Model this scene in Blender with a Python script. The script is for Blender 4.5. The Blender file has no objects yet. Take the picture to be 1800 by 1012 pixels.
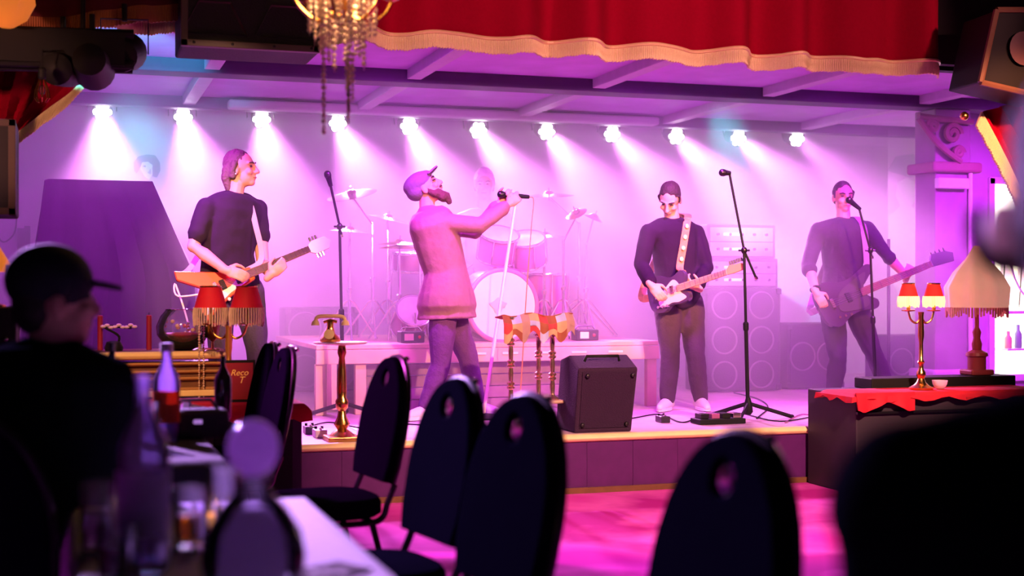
import bpy, bmesh, math, random
from mathutils import Vector, Matrix, noise as mnoise
random.seed(7)
V = Vector
PI = math.pi
SC = bpy.context.scene
COL = SC.collection

# ------------------------------------------------------------------ camera
F, AL, CZ, HY = 2400.0, math.radians(18.0), 1.28, 506.0
SA, CA = math.sin(AL), math.cos(AL)
VR = V((CA, -SA, 0))            # to the right as seen from the seat
VC = V((-SA, -CA, 0))           # towards the seat
UP = V((0, 0, 1))
cam_d = bpy.data.cameras.new('camera'); cam = bpy.data.objects.new('camera', cam_d); COL.objects.link(cam)
cam.location = (0, 0, CZ); cam.rotation_euler = (PI/2, 0, -AL)
cam_d.sensor_width = 36; cam_d.lens = 36*F/1800; cam_d.clip_start = .05; cam_d.clip_end = 100
cam_d.dof.use_dof = True; cam_d.dof.focus_distance = 9.2; cam_d.dof.aperture_fstop = 1.8
SC.camera = cam
# ------------------------------------------------------------------ world, exposure
w = bpy.data.worlds.new('world'); SC.world = w; w.use_nodes = True
bg = w.node_tree.nodes['Background']; bg.inputs[0].default_value = (.25, .55, 1, 1); bg.inputs[1].default_value = .012
SC.view_settings.view_transform = 'Standard'; SC.view_settings.look = 'None'
SC.view_settings.exposure = .2; SC.view_settings.gamma = 1; SC.view_settings.use_curve_mapping = False
SC.cycles.max_bounces = 5; SC.cycles.diffuse_bounces = 2; SC.cycles.glossy_bounces = 3
SC.cycles.transmission_bounces = 6; SC.cycles.volume_bounces = 1; SC.cycles.transparent_max_bounces = 40
SC.cycles.adaptive_threshold = .03; SC.cycles.sample_clamp_indirect = 4; SC.cycles.caustics_reflective = False; SC.cycles.caustics_refractive = False
# ------------------------------------------------------------------ light levels
HAZE = .2
BEAM_ANG = 29; BEAM_W = 1800; BEAM_COL = (1.0, .28, 1.0); BEAM_CYAN = (.4, .62, 1.0)
WASH_W = 430; WASH_COL = (.68, .04, 1.0)
WARM_W = 650; WARM_COL = (1, .33, .16)
VAL_W = 560

def P(px, py, Y):                # the point at depth Y that the photo's pixel looks at
    a = (px-900)/F
    d = Y/(CA - SA*a)
    return V((d*(a*CA+SA), Y, CZ + (HY-py)/F*d))
def PD(px, py, d): return VR*((px-900)/F*d)-VC*d+UP*(CZ+(HY-py)/F*d)
def PZ(px, py, Z):
    d = F*(CZ-Z)/(py-HY); a = (px-900)/F
    return V((d*(a*CA+SA), d*(CA-SA*a), Z))

# ------------------------------------------------------------------ materials
MATS = {}
def mat(name, col, rough=.6, metal=0, var=.12, scale=14, bump=.0, emit=None, es=0, trans=0, sheen=0, coat=0, spec=.5, alpha=1, ior=1.45):
    if name in MATS: return MATS[name]
    m = bpy.data.materials.new(name); m.use_nodes = True
    nt = m.node_tree; b = nt.nodes['Principled BSDF']
    b.inputs['Roughness'].default_value = rough; b.inputs['Metallic'].default_value = metal
    b.inputs['Specular IOR Level'].default_value = spec; b.inputs['Coat Weight'].default_value = coat
    b.inputs['Sheen Weight'].default_value = sheen; b.inputs['Transmission Weight'].default_value = trans
    b.inputs['IOR'].default_value = ior; b.inputs['Alpha'].default_value = alpha
    tc = nt.nodes.new('ShaderNodeTexCoord'); n = nt.nodes.new('ShaderNodeTexNoise')
    n.inputs['Scale'].default_value = scale; n.inputs['Detail'].default_value = 4
    nt.links.new(tc.outputs['Object'], n.inputs['Vector'])
    r = nt.nodes.new('ShaderNodeMix'); r.data_type = 'RGBA'
    r.inputs[6].default_value = tuple(c*(1-var) for c in col)+(1,)
    r.inputs[7].default_value = tuple(min(1, c*(1+var)) for c in col)+(1,)
    nt.links.new(n.outputs['Fac'], r.inputs[0]); nt.links.new(r.outputs[2], b.inputs['Base Color'])
    if bump:
        bp = nt.nodes.new('ShaderNodeBump'); bp.inputs['Strength'].default_value = bump; bp.inputs['Distance'].default_value = .02
        nt.links.new(n.outputs['Fac'], bp.inputs['Height']); nt.links.new(bp.outputs[0], b.inputs['Normal'])
    if emit:
        b.inputs['Emission Color'].default_value = emit+(1,); b.inputs['Emission Strength'].default_value = es
    MATS[name] = m
    return m
def pattern_mat(name, c1, c2, c3, scale, rough=.9, bump=.2):
    m = bpy.data.materials.new(name); m.use_nodes = True; nt = m.node_tree; b = nt.nodes['Principled BSDF']
    b.inputs['Roughness'].default_value = rough; b.inputs['Specular IOR Level'].default_value = .15
    tc = nt.nodes.new('ShaderNodeTexCoord'); v = nt.nodes.new('ShaderNodeTexVoronoi'); v.inputs['Scale'].default_value = scale
    n = nt.nodes.new('ShaderNodeTexNoise'); n.inputs['Scale'].default_value = scale*1.7; n.inputs['Detail'].default_value = 5
    nt.links.new(tc.outputs['Object'], v.inputs['Vector']); nt.links.new(tc.outputs['Object'], n.inputs['Vector'])
    cr = nt.nodes.new('ShaderNodeValToRGB'); e = cr.color_ramp.elements
    e[0].position = .2; e[0].color = c1+(1,); e[1].position = .75; e[1].color = c2+(1,)
    k = e.new(.48); k.color = c3+(1,)
    mx = nt.nodes.new('ShaderNodeMath'); mx.operation = 'ADD'
    nt.links.new(v.outputs['Distance'], mx.inputs[0])
    m2 = nt.nodes.new('ShaderNodeMath'); m2.operation = 'MULTIPLY_ADD'; m2.inputs[1].default_value = .9; m2.inputs[2].default_value = -.42
    nt.links.new(n.outputs['Fac'], m2.inputs[0]); nt.links.new(m2.outputs[0], mx.inputs[1])
    nt.links.new(mx.outputs[0], cr.inputs[0]); nt.links.new(cr.outputs[0], b.inputs['Base Color'])
    bp = nt.nodes.new('ShaderNodeBump'); bp.inputs['Strength'].default_value = bump; bp.inputs['Distance'].default_value = .01
    nt.links.new(n.outputs['Fac'], bp.inputs['Height']); nt.links.new(bp.outputs[0], b.inputs['Normal'])
    MATS[name] = m
    return m
def translucent(name, col, k=.6, rough=.6):
    if name in MATS: return MATS[name]
    m = mat(name, col, rough); nt = m.node_tree; b = nt.nodes['Principled BSDF']; out_ = nt.nodes['Material Output']
    t = nt.nodes.new('ShaderNodeBsdfTranslucent'); t.inputs[0].default_value = col+(1,)
    mx = nt.nodes.new('ShaderNodeMixShader'); mx.inputs[0].default_value = k
    nt.links.new(b.outputs[0], mx.inputs[1]); nt.links.new(t.outputs[0], mx.inputs[2]); nt.links.new(mx.outputs[0], out_.inputs['Surface'])
    return m
M_black = mat('black_paint', (.01, .01, .012), .6, spec=.25)
M_soft = mat('black_vinyl', (.02, .018, .024), .7, bump=.3, scale=90)
M_cloth_blk = mat('black_cloth', (.014, .013, .017), .92, bump=.3, scale=40)
M_gunmetal = mat('dark_steel', (.05, .045, .055), .35, .9)
M_chrome = mat('chrome', (.8, .8, .82), .15, 1, var=.03)
M_brass = mat('brass', (.75, .42, .13), .25, 1, var=.1)
M_gold = mat('gilt_wood', (1, .72, .38), .4, .0)
M_red = mat('red_velvet', (.33, .001, .024), .9, sheen=.0, spec=.1, bump=.15, scale=50)
M_redcloth = mat('red_cloth', (.62, .008, .03), .8, bump=.1, scale=30)
M_fringe = mat('gold_fringe', (1, .8, .48), .8, var=.2, scale=120)
M_wood = mat('stage_wood', (.085, .008, .13), .5, var=.3, scale=9, bump=.1)
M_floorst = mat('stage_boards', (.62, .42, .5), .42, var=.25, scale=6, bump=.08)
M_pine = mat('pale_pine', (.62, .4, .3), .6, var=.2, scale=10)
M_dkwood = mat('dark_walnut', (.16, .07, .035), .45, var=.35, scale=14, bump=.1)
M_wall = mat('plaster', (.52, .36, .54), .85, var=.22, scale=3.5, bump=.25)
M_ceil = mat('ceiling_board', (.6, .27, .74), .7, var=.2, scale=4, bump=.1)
M_dark = mat('house_dark', (.02, .016, .02), .9)
M_skin = mat('skin', (.72, .36, .26), .55, var=.08, scale=18)
M_hairdk = mat('dark_hair', (.03, .02, .018), .7, bump=.5, scale=60)
M_hairlt = mat('greying_hair', (.13, .085, .08), .7, bump=.5, scale=60)
M_eye = mat('eye', (.05, .035, .03), .2)
M_lip = mat('lip', (.45, .14, .13), .5)
M_white = mat('white_paint', (.8, .78, .76), .5)
def thin_glass(name, tint, body=.0, bcol=(1, 1, 1), gloss=.14):
    """clear thin-walled glass: light passes straight through, with mirror glints and a little body colour"""
    m = bpy.data.materials.new(name); m.use_nodes = True; nt = m.node_tree; nt.nodes.clear()
    o = nt.nodes.new('ShaderNodeOutputMaterial'); t = nt.nodes.new('ShaderNodeBsdfTransparent'); t.inputs[0].default_value = tint+(1,)
    g = nt.nodes.new('ShaderNodeBsdfGlossy'); g.inputs['Roughness'].default_value = .06
    f = nt.nodes.new('ShaderNodeLayerWeight'); f.inputs[0].default_value = gloss*2
    d = nt.nodes.new('ShaderNodeBsdfDiffuse'); d.inputs[0].default_value = bcol+(1,); tr = nt.nodes.new('ShaderNodeBsdfTranslucent'); tr.inputs[0].default_value = bcol+(1,)
    a = nt.nodes.new('ShaderNodeMixShader'); a.inputs[0].default_value = .5; nt.links.new(d.outputs[0], a.inputs[1]); nt.links.new(tr.outputs[0], a.inputs[2])
    b = nt.nodes.new('ShaderNodeMixShader'); b.inputs[0].default_value = body; nt.links.new(t.outputs[0], b.inputs[1]); nt.links.new(a.outputs[0], b.inputs[2])
    c = nt.nodes.new('ShaderNodeMixShader'); nt.links.new(f.outputs['Fresnel'], c.inputs[0]); nt.links.new(b.outputs[0], c.inputs[1]); nt.links.new(g.outputs[0], c.inputs[2])
    nt.links.new(c.outputs[0], o.inputs['Surface']); MATS[name] = m
    return m
M_glass = thin_glass('clear_glass', (.93, .91, 1), .05)
M_crystal = translucent('cut_crystal', (1, .82, .74), .55, .12)
M_linen = mat('white_linen', (.8, .78, .8), .85, bump=.1, scale=40)
M_shoe = mat('white_leather', (.75, .7, .66), .5)
M_cymbal = mat('cymbal_bronze', (.85, .68, .5), .22, 1, var=.08)
M_drumwrap = mat('drum_wrap', (.4, .1, .32), .25, coat=.6)
M_drumhead = mat('cream_drumhead', (.86, .68, .5), .6, var=.1, scale=6)

# ------------------------------------------------------------------ mesh builder
def frame(n, ref=None):
    n = n.normalized()
    ref = ref or (UP if abs(n.z) < .9 else V((1, 0, 0)))
    a = n.cross(ref).normalized(); b = a.cross(n).normalized()
    return a, b
class MB:
    def __init__(s): s.v = []; s.f = []
    def add(s, vs, fs):
        o = len(s.v); s.v += [V(x) for x in vs]; s.f += [tuple(i+o for i in f) for f in fs]; return s
    def box(s, c, size, R=None, taper=1):
        x, y, z = (k/2 for k in size); c = V(c)
        vs = [V((sx*x*(taper if sz > 0 else 1), sy*y*(taper if sz > 0 else 1), sz*z)) for sz in (-1, 1) for sx, sy in ((-1, -1), (1, -1), (1, 1), (-1, 1))]
        if R is not None: vs = [R @ q for q in vs]
        return s.add([q+c for q in vs], [(3, 2, 1, 0), (4, 5, 6, 7), (0, 1, 5, 4), (1, 2, 6, 5), (2, 3, 7, 6), (3, 0, 4, 7)])
    def bbox(s, x0, x1, y0, y1, z0, z1): return s.box(((x0+x1)/2, (y0+y1)/2, (z0+z1)/2), (x1-x0, y1-y0, z1-z0))
    def rings(s, rs, closed=True, caps=True):
        n = len(rs[0]); vs = [p for r in rs for p in r]; fs = []
        for i in range(len(rs)-1):
            for j in range(n if closed else n-1):
                k = (j+1) % n; fs.append((i*n+j, i*n+k, (i+1)*n+k, (i+1)*n+j))
        if caps: fs.append(tuple(range(n-1, -1, -1))); fs.append(tuple((len(rs)-1)*n+j for j in range(n)))
        return s.add(vs, fs)
    def cyl(s, p0, p1, r0, r1=None, seg=12):
        p0, p1 = V(p0), V(p1); r1 = r0 if r1 is None else r1; a, b = frame(p1-p0)
        cs = [a*math.cos(2*PI*j/seg)+b*math.sin(2*PI*j/seg) for j in range(seg)]
        return s.rings([[p0+c*r0 for c in cs], [p1+c*r1 for c in cs]])
    def tube(s, pts, r, seg=8, flat=None):
        pts = [V(p) for p in pts]; rs = []; a = None
        for i, p in enumerate(pts):
            t = (pts[min(i+1, len(pts)-1)]-pts[max(i-1, 0)]).normalized()
            if a is None: a, b = frame(t, flat)
            else: a = (a - t*a.dot(t)).normalized()
            b = t.cross(a)
            rr = r[i] if isinstance(r, list) else r
            ra, rb = rr if isinstance(rr, tuple) else (rr, rr)
            rs.append([p+a*ra*math.cos(2*PI*j/seg)+b*rb*math.sin(2*PI*j/seg) for j in range(seg)])
        return s.rings(rs)
    def lathe(s, prof, c=(0, 0, 0), seg=20, ax=UP, wob=None):
        c = V(c); a, b = frame(V(ax)); ax = V(ax).normalized(); rs = []
        for i, (r, z) in enumerate(prof):
            rs.append([c+ax*z+(a*math.cos(2*PI*j/seg)+b*math.sin(2*PI*j/seg))*max(r, .0004)*(1+(wob(i, 2*PI*j/seg) if wob else 0)) for j in range(seg)])
        return s.rings(rs)
    def ell(s, c, r, R=None, seg=14, rg=9):
        c = V(c); rs = []
        for i in range(1, rg):
            th = PI*i/rg
            ring = [V((r[0]*math.sin(th)*math.cos(2*PI*j/seg), r[1]*math.sin(th)*math.sin(2*PI*j/seg), -r[2]*math.cos(th))) for j in range(seg)]
            rs.append([c+(R @ q if R is not None else q) for q in ring])
        o = len(s.v); s.rings(rs, caps=False)
        top = V((0, 0, r[2])); bot = -top
        if R is not None: top = R @ top; bot = R @ bot
        n = len(s.v); s.v += [c+bot, c+top]
        for j in range(seg):
            k = (j+1) % seg
            s.f.append((n, o+k, o+j)); s.f.append((n+1, o+(rg-2)*seg+j, o+(rg-2)*seg+k))
        return s
    def limb(s, pts, rad, seg=12):           # round-ended tapering tube
        pts = [V(p) for p in pts]
        s.tube(pts, list(rad), seg)
        for p, r in zip(pts, rad):
            if not isinstance(r, (list, tuple)): s.ell(p, (r, r, r), seg=10, rg=7)
        return s
    def prism(s, outline, t, o=(0, 0, 0), u=V((1, 0, 0)), v=V((0, 0, 1)), holes=()):
        """flat outline (2D) in the u,v plane extruded by t along u x v, both ways by half"""
        o = V(o); n = u.cross(v).normalized()
        bm = bmesh.new(); es = []
        for loop in [outline]+list(holes):
            vs = [bm.verts.new((x, y, 0)) for x, y in loop]
            es += [bm.edges.new((vs[i], vs[(i+1) % len(vs)])) for i in range(len(vs))]
        bmesh.ops.triangle_fill(bm, use_beauty=True, use_dissolve=False, edges=es)
        bm.verts.index_update(); bm.normal_update()
        pv = [(q.co.x, q.co.y) for q in bm.verts]
        fs = []
        for f in bm.faces:
            ids = [q.index for q in f.verts]
            if f.normal.z < 0: ids.reverse()
            fs.append(ids)
        N = len(pv)
        vs = [o+u*x+v*y+n*t/2 for x, y in pv]+[o+u*x+v*y-n*t/2 for x, y in pv]
        F_ = [tuple(f) for f in fs]+[tuple(i+N for i in reversed(f)) for f in fs]
        k = 0
        for li, loop in enumerate([outline]+list(holes)):
            m = len(loop)
            for i in range(m):
                a, b = k+i, k+(i+1) % m
                F_.append((a, a+N, b+N, b))
            k += m
        bm.free()
        return s.add(vs, F_)
    def build(s, name, m, parent=None, smooth=False, bevel=0, **tags):
        off = parent_origin(parent)
        me = bpy.data.meshes.new(name); me.from_pydata([q-off for q in s.v], [], s.f)
        bm = bmesh.new(); bm.from_mesh(me); bmesh.ops.recalc_face_normals(bm, faces=bm.faces)
        bm.to_mesh(me); bm.free()
        me.materials.append(m)
        if smooth:
            me.polygons.foreach_set('use_smooth', [True]*len(me.polygons))
            me.set_sharp_from_angle(angle=math.radians(42))
        o = bpy.data.objects.new(name, me); COL.objects.link(o)
        if parent is not None: o.parent = parent
        if bevel:
            bv = o.modifiers.new('bevel', 'BEVEL'); bv.width = bevel; bv.segments = 2; bv.limit_method = 'ANGLE'
        for k, x in tags.items(): o[k] = x
        return o
def parent_origin(p):
    o = V((0, 0, 0))
    while p is not None: o += p.location; p = p.parent
    return o
def thing(name, label, cat, loc=(0, 0, 0), group=None):
    o = bpy.data.objects.new(name, None); COL.objects.link(o); o.location = V(loc); o.empty_display_size = .1
    o['label'] = label; o['category'] = cat
    if group: o['group'] = group
    return o
def tag(o, label, cat, group=None, kind=None):
    o['label'] = label; o['category'] = cat
    if group: o['group'] = group
    if kind: o['kind'] = kind
    return o
def struct(o): o['kind'] = 'structure'; return o
def dup(root, loc=None, rz=None, label=None, group=None, parent=None):
    r = root.copy(); COL.objects.link(r)
    if parent is not None: r.parent = parent
    if loc is not None: r.location = V(loc)
    if rz is not None: r.rotation_euler = (0, 0, rz)
    if label: r['label'] = label
    if group: r['group'] = group
    for ch in list(root.children): dup(ch, parent=r)
    return r
def arc(cx, cy, r, a0, a1, n=8, ry=None):
    ry = ry or r
    return [(cx+r*math.cos(a0+(a1-a0)*i/n), cy+ry*math.sin(a0+(a1-a0)*i/n)) for i in range(n+1)]
def circ(cx, cy, r, n=16): return arc(cx, cy, r, 0, 2*PI*(n-1)/n, n-1)
def bez(pts, n=14):
    pts = [V(p) for p in pts]; out = []
    ext = [pts[0]*2-pts[1]]+pts+[pts[-1]*2-pts[-2]]
    for i in range(1, len(ext)-2):
        a, b, c, d = ext[i-1:i+3]
        for k in range(n):
            t = k/n
            out.append(.5*((2*b)+(c-a)*t+(2*a-5*b+4*c-d)*t*t+(3*b-a-3*c+d)*t**3))
    out.append(pts[-1]); return out
def spot(name, loc, target, power, col, angle, blend=.5, radius=.06, parent=None):
    l = bpy.data.lights.new(name, 'SPOT'); l.energy = power; l.color = col; l.spot_size = math.radians(angle); l.spot_blend = blend
    l.shadow_soft_size = radius
    o = bpy.data.objects.new(name, l); COL.objects.link(o)
    o.rotation_euler = (V(target)-V(loc)).to_track_quat('-Z', 'Y').to_euler()
    o.location = V(loc)-parent_origin(parent)
    if parent is not None: o.parent = parent
    return o
TMP = bpy.data.scenes.new('scratch')
def remesh(mb, name, m, parent, voxel, smooth=4, amp=0, nscale=8, seed=0):
    """joins overlapping closed shapes into one continuous skin"""
    o = mb.build(name, m, parent)
    TMP.collection.objects.link(o); COL.objects.unlink(o)      # a scratch scene keeps the evaluation small
    par = o.parent; o.parent = None
    md = o.modifiers.new('r', 'REMESH'); md.mode = 'VOXEL'; md.voxel_size = voxel; md.use_smooth_shade = True
    if smooth:
        sm = o.modifiers.new('s', 'SMOOTH'); sm.iterations = smooth; sm.factor = .5
    bpy.context.window.scene = TMP
    dg = bpy.context.evaluated_depsgraph_get()
    me = bpy.data.meshes.new_from_object(o.evaluated_get(dg))
    bpy.context.window.scene = SC
    o.modifiers.clear(); old = o.data; o.data = me; bpy.data.meshes.remove(old)
    COL.objects.link(o); TMP.collection.objects.unlink(o); o.parent = par
    if amp:
        off = V((seed*3.1, seed*1.7, 0))
        N = [V(k.vector) for k in me.vertex_normals]; out_ = []
        for i, q in enumerate(me.vertices):
            c = q.co+off
            out_.extend(q.co+N[i]*amp*(mnoise.noise(V((c.x*nscale, c.y*nscale, c.z*nscale*.55)))+.4*mnoise.noise(c*nscale*2.3)))
        me.vertices.foreach_set('co', out_); me.update()
    me.polygons.foreach_set('use_smooth', [True]*len(me.polygons))
    return o
# ================================================================== the setting
SZ = .36                                   # stage height
ST0, ST1 = 8.0, 12.9                       # stage front, back wall
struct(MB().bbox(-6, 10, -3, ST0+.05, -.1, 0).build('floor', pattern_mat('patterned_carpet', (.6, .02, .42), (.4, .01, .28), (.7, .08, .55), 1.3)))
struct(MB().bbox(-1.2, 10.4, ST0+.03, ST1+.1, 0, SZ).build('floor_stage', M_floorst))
face = struct(MB().bbox(-1.2, 10.4, ST0-.005, ST0+.03, .0, SZ-.03).build('trim_1', M_black))
bd = None
for i in range(37):
    x = -1.1+.31*i
    if bd is None: b = bd = MB().box((0, 0, 0), (.308, .02, SZ-.07)).build('board', M_wood, face)
    else: b = bd.copy(); COL.objects.link(b)
    b.location = (x, ST0-.014, SZ/2-.01)
nose = struct(MB().tube([(-1.2, ST0-.01, SZ-.018), (10.4, ST0-.01, SZ-.018)], (.04, .026), 12).build('trim_2', M_gold, smooth=True))
struct(MB().bbox(-1.2, 10.4, ST0-.045, ST0-.024, 0, .035).build('baseboard_stage', M_dkwood))
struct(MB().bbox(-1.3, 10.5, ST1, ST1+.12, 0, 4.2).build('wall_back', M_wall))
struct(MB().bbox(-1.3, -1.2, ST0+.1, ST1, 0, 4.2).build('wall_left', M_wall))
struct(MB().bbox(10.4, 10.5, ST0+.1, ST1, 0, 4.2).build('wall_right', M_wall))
struct(MB().bbox(-6, 10, ST0+.12, ST0+.2, 2.84, 4.2).build('wall_header', M_dark))
struct(MB().bbox(-6, -1.2, ST0+.12, ST0+.2, 0, 2.84).build('wall_front_left', M_dark))
struct(MB().bbox(-6, -5.9, -3, ST0+.12, 0, 4.2).build('wall_house_left', M_dark))
struct(MB().bbox(10, 10.1, -3, ST0+.12, 0, 4.2).build('wall_house_right', M_dark))
struct(MB().bbox(-6, 10, -3, ST0+.2, 4.2, 4.3).build('ceiling_house', M_dark))
# stage ceiling of boards between beams
M_joist = mat('dark_joist', (.09, .04, .12), .6); M_batten = mat('pale_batten', (.55, .38, .6), .6)
cz = 2.92
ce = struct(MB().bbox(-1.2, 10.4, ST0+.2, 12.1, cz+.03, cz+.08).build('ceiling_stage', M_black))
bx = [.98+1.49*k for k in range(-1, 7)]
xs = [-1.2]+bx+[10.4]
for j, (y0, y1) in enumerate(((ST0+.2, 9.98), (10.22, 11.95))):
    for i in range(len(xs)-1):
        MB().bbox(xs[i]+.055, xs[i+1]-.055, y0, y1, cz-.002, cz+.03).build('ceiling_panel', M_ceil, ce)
for x in bx:
    for y0, y1 in ((ST0+.2, 9.98), (10.22, 11.95)):
        MB().bbox(x-.055, x+.055, y0, y1, cz-.075, cz+.03).build('ceiling_beam', M_batten, ce, bevel=.006)
MB().bbox(-1.2, 10.4, 9.98, 10.22, cz-.1, cz+.03).build('cross_beam', M_joist, ce, bevel=.008)
MB().bbox(-1.2, 10.4, 11.95, 12.1, cz-.1, cz+.03).build('rear_beam', M_joist, ce, bevel=.008)
MB().bbox(1.3, 5.3, 11.8, 11.95, cz-.105, cz-.03).build('light_pelmet', M_wall, ce, bevel=.02)
MB().lathe([(.02, 0), (.09, 0), (.1, .012), (.1, .02)], (4.05, 9.1, cz-.022), 20).build('vent_disc', M_black, ce)
struct(MB().bbox(-1.2, 10.4, 12.1, ST1, 3.3, 3.36).build('ceiling_rear', M_ceil))
# right-hand side: wall return with the lit bar window, and the column in front of it
WY = 10.5
wr = struct(MB().bbox(7.35, 7.98, WY, WY+.1, SZ, 3).bbox(9.32, 10.4, WY, WY+.1, SZ, 3).bbox(7.98, 9.32, WY, WY+.1, 2.28, 3).bbox(7.98, 9.32, WY, WY+.1, SZ, .44).build('wall_bar', M_wall))
# window to the bar
M_lit = mat('lit_white_back', (.9, .9, .85), .6, emit=(1, .93, .74), es=3.2)
M_amber = mat('lit_amber_glass', (.9, .5, .25), .4, emit=(1, .5, .2), es=1.3)
M_cream = mat('lit_cream_glass', (.9, .8, .7), .4, emit=(1, .82, .58), es=1.6)
wn = struct(MB().bbox(7.98, 9.32, WY+.3, WY+.33, .44, 2.28).build('window_1', M_lit))
fr = MB()
for z in (.46, 2.26): fr.bbox(7.98, 9.32, WY-.03, WY+.03, z-.03, z+.03)
for x in (8., 9.3): fr.bbox(x-.03, x+.03, WY-.03, WY+.03, .44, 2.28)
fr.build('window_frame', M_white, wn)
MB().bbox(8., 9.3, WY+.02, WY+.3, 1.04, 1.07).build('shelf', M_white, wn)
MB().bbox(8.24, 9.3, WY+.06, WY+.3, .7, .72).build('shelf', M_white, wn)
for i in range(6):
    x0 = 8.18+.19*i
    MB().prism([(0, 0), (.17, 0), (.12+.05*(i % 2), .78), (.03, .82)], .01, (x0, WY+.1, 1.12), V((1, 0, 0)), UP).build('pane', M_amber if i % 3 == 2 else M_cream, wn)
MB().tube(bez([(8.18, WY+.06, 1.95), (8.27, WY+.06, 1.5), (8.44, WY+.06, 1.2), (8.82, WY+.06, 1.1)], 8), .01, 6).build('glazing_bar', M_white, wn)
for i in range(7): MB().cyl((8.18+.19*i, WY+.07, 1.1), (8.25+.19*i, WY+.07, 1.95), .005, seg=6).build('glazing_bar', M_black, wn)
jar_m = [mat('jar_peach', (.8, .45, .35), .4), mat('jar_grey', (.3, .4, .42), .4), mat('jar_cream', (.8, .7, .55), .4)]
for i in range(8):
    x = 8.32+.11*i; z = .72 if i % 2 else .72
    h = (.16, .22, .12, .2)[i % 4]
    o = MB().lathe([(.03, 0), (.036, .01), (.036, h*.6), (.018, h*.75), (.018, h)], (x, WY+.16, z), 12).build('jar', jar_m[i % 3], None, True)
    tag(o, 'small jar on the shelf of the lit bar window', 'jar', 'jars in the bar window')
# column with base and scroll bracket
co = struct(MB().bbox(7.06, 7.42, 10.0, 10.3, SZ, cz-.1).build('trim_3', mat('column_paint', (.24, .15, .22), .6, var=.25, scale=6), bevel=.012))
MB().bbox(7.02, 7.46, 9.96, 10.34, SZ, SZ+.22).build('column_base', M_wall, co, bevel=.02)
MB().bbox(7.0, 7.5, 9.94, 10.34, 2.27, 2.36).build('capital', mat('carved_scroll', (.22, .1, .12), .6), co, bevel=.02)
MB().bbox(7.05, 7.36, 9.93, 10.0, 2.13, 2.22).build('capital_band', M_white, co, bevel=.01)
MB().cyl((7.4, 9.98, SZ), (7.4, 9.98, 2.3), .018).build('corner_bead', M_white, co)
br = MB()
def spiral(o, u, v, r0, r1, turns, n=40): return [V(o)+u*(r0+(r1-r0)*i/n)*math.cos(turns*2*PI*i/n)+v*(r0+(r1-r0)*i/n)*math.sin(turns*2*PI*i/n) for i in range(n+1)]
for (ox, oz, r, s) in ((7.2, 2.6, .085, 1), (7.0, 2.66, .055, -1), (7.26, 2.44, .05, 1)):
    br.tube(spiral((ox, 9.95, oz), V((s, 0, 0)), UP, r, r*.18, 1.6), .024, 8)
br.tube(bez([(6.86, 9.95, 2.72), (7.0, 9.95, 2.56), (7.12, 9.95, 2.46), (7.28, 9.95, 2.36)], 8), .027, 8)
br.tube(bez([(6.86, 9.95, 2.74), (7.1, 9.95, 2.72), (7.4, 9.95, 2.71)], 8), .027, 8)
br.build('bracket', mat('carved_scroll', (.22, .1, .12), .6), co, True)
# painted wall figures (generic)
def flat(pts, Y, name, m, parent, t=.006):
    w3 = [P(x, y, Y) for x, y in pts]; o = w3[0]
    return MB().prism([((q-o).x, (q-o).z) for q in w3], t, o, V((1, 0, 0)), UP).build(name, m, parent)
mu = thing('wall_painting', 'painted portrait with dark curly hair on the stage back wall', 'painting', P(262, 300, ST1-.004))
pm = [mat('mural_dark', (.08, .1, .16), .9), mat('mural_pale', (.62, .62, .66), .9), mat('mural_grey', (.26, .26, .34), .9)]
flat([(236, 300), (235, 285), (243, 275), (258, 271), (273, 273), (281, 285), (282, 300), (276, 312), (268, 310), (268, 290), (260, 284), (250, 285), (246, 296), (240, 305)], ST1-.004, 'painted_hair', pm[0], mu)
flat([(246, 296), (250, 285), (260, 284), (268, 290), (268, 306), (262, 316), (254, 310)], ST1-.003, 'painted_face', pm[1], mu, .004)
flat([(250, 292), (256, 290), (256, 294)], ST1-.006, 'painted_eye', pm[0], mu); flat([(259, 304), (265, 296), (266, 306)], ST1-.006, 'painted_shade', pm[2], mu)
mu2 = thing('wall_painting', 'pale painted standing figure in a hat on the back wall by the column', 'painting', P(1600, 400, ST1-.004))
flat([(1575, 345), (1577, 320), (1595, 312), (1612, 322), (1612, 350), (1600, 362), (1640, 380), (1645, 480), (1600, 560), (1560, 480), (1563, 380), (1583, 362)], ST1-.004, 'painted_body', pm[1], mu2)
flat([(1560, 300), (1575, 275), (1605, 270), (1618, 285), (1622, 305), (1600, 312)], ST1-.005, 'painted_hat', pm[2], mu2)

# ------------------------------------------------------------------ haze over the stage
HY0 = 9.2                                  # the haze hangs behind the front line of players
hz = MB()
for x0, x1, y0 in ((-1.19, 7.0, HY0), (7.0, 10.39, WY+.12)):
    hz.prism([(y0, SZ+.004), (ST1-.01, SZ+.004), (ST1-.01, 3.1), (12.11, 3.1), (12.11, cz-.19), (y0, cz-.19)], x1-x0, ((x0+x1)/2, 0, 0), V((0, 1, 0)), UP)
hz = hz.build('stage_haze', M_black)
hm = bpy.data.materials.new('stage_haze'); hm.use_nodes = True; nt = hm.node_tree; nt.nodes.clear()
out = nt.nodes.new('ShaderNodeOutputMaterial'); vs = nt.nodes.new('ShaderNodeVolumeScatter')
vs.inputs['Color'].default_value = (.97, .94, .98, 1); vs.inputs['Density'].default_value = HAZE; vs.inputs['Anisotropy'].default_value = .25
nt.links.new(vs.outputs[0], out.inputs['Volume'])
hz.data.materials.clear(); hz.data.materials.append(hm)
tag(hz, 'purple lit smoke haze filling the stage', 'haze', kind='stuff')

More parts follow.
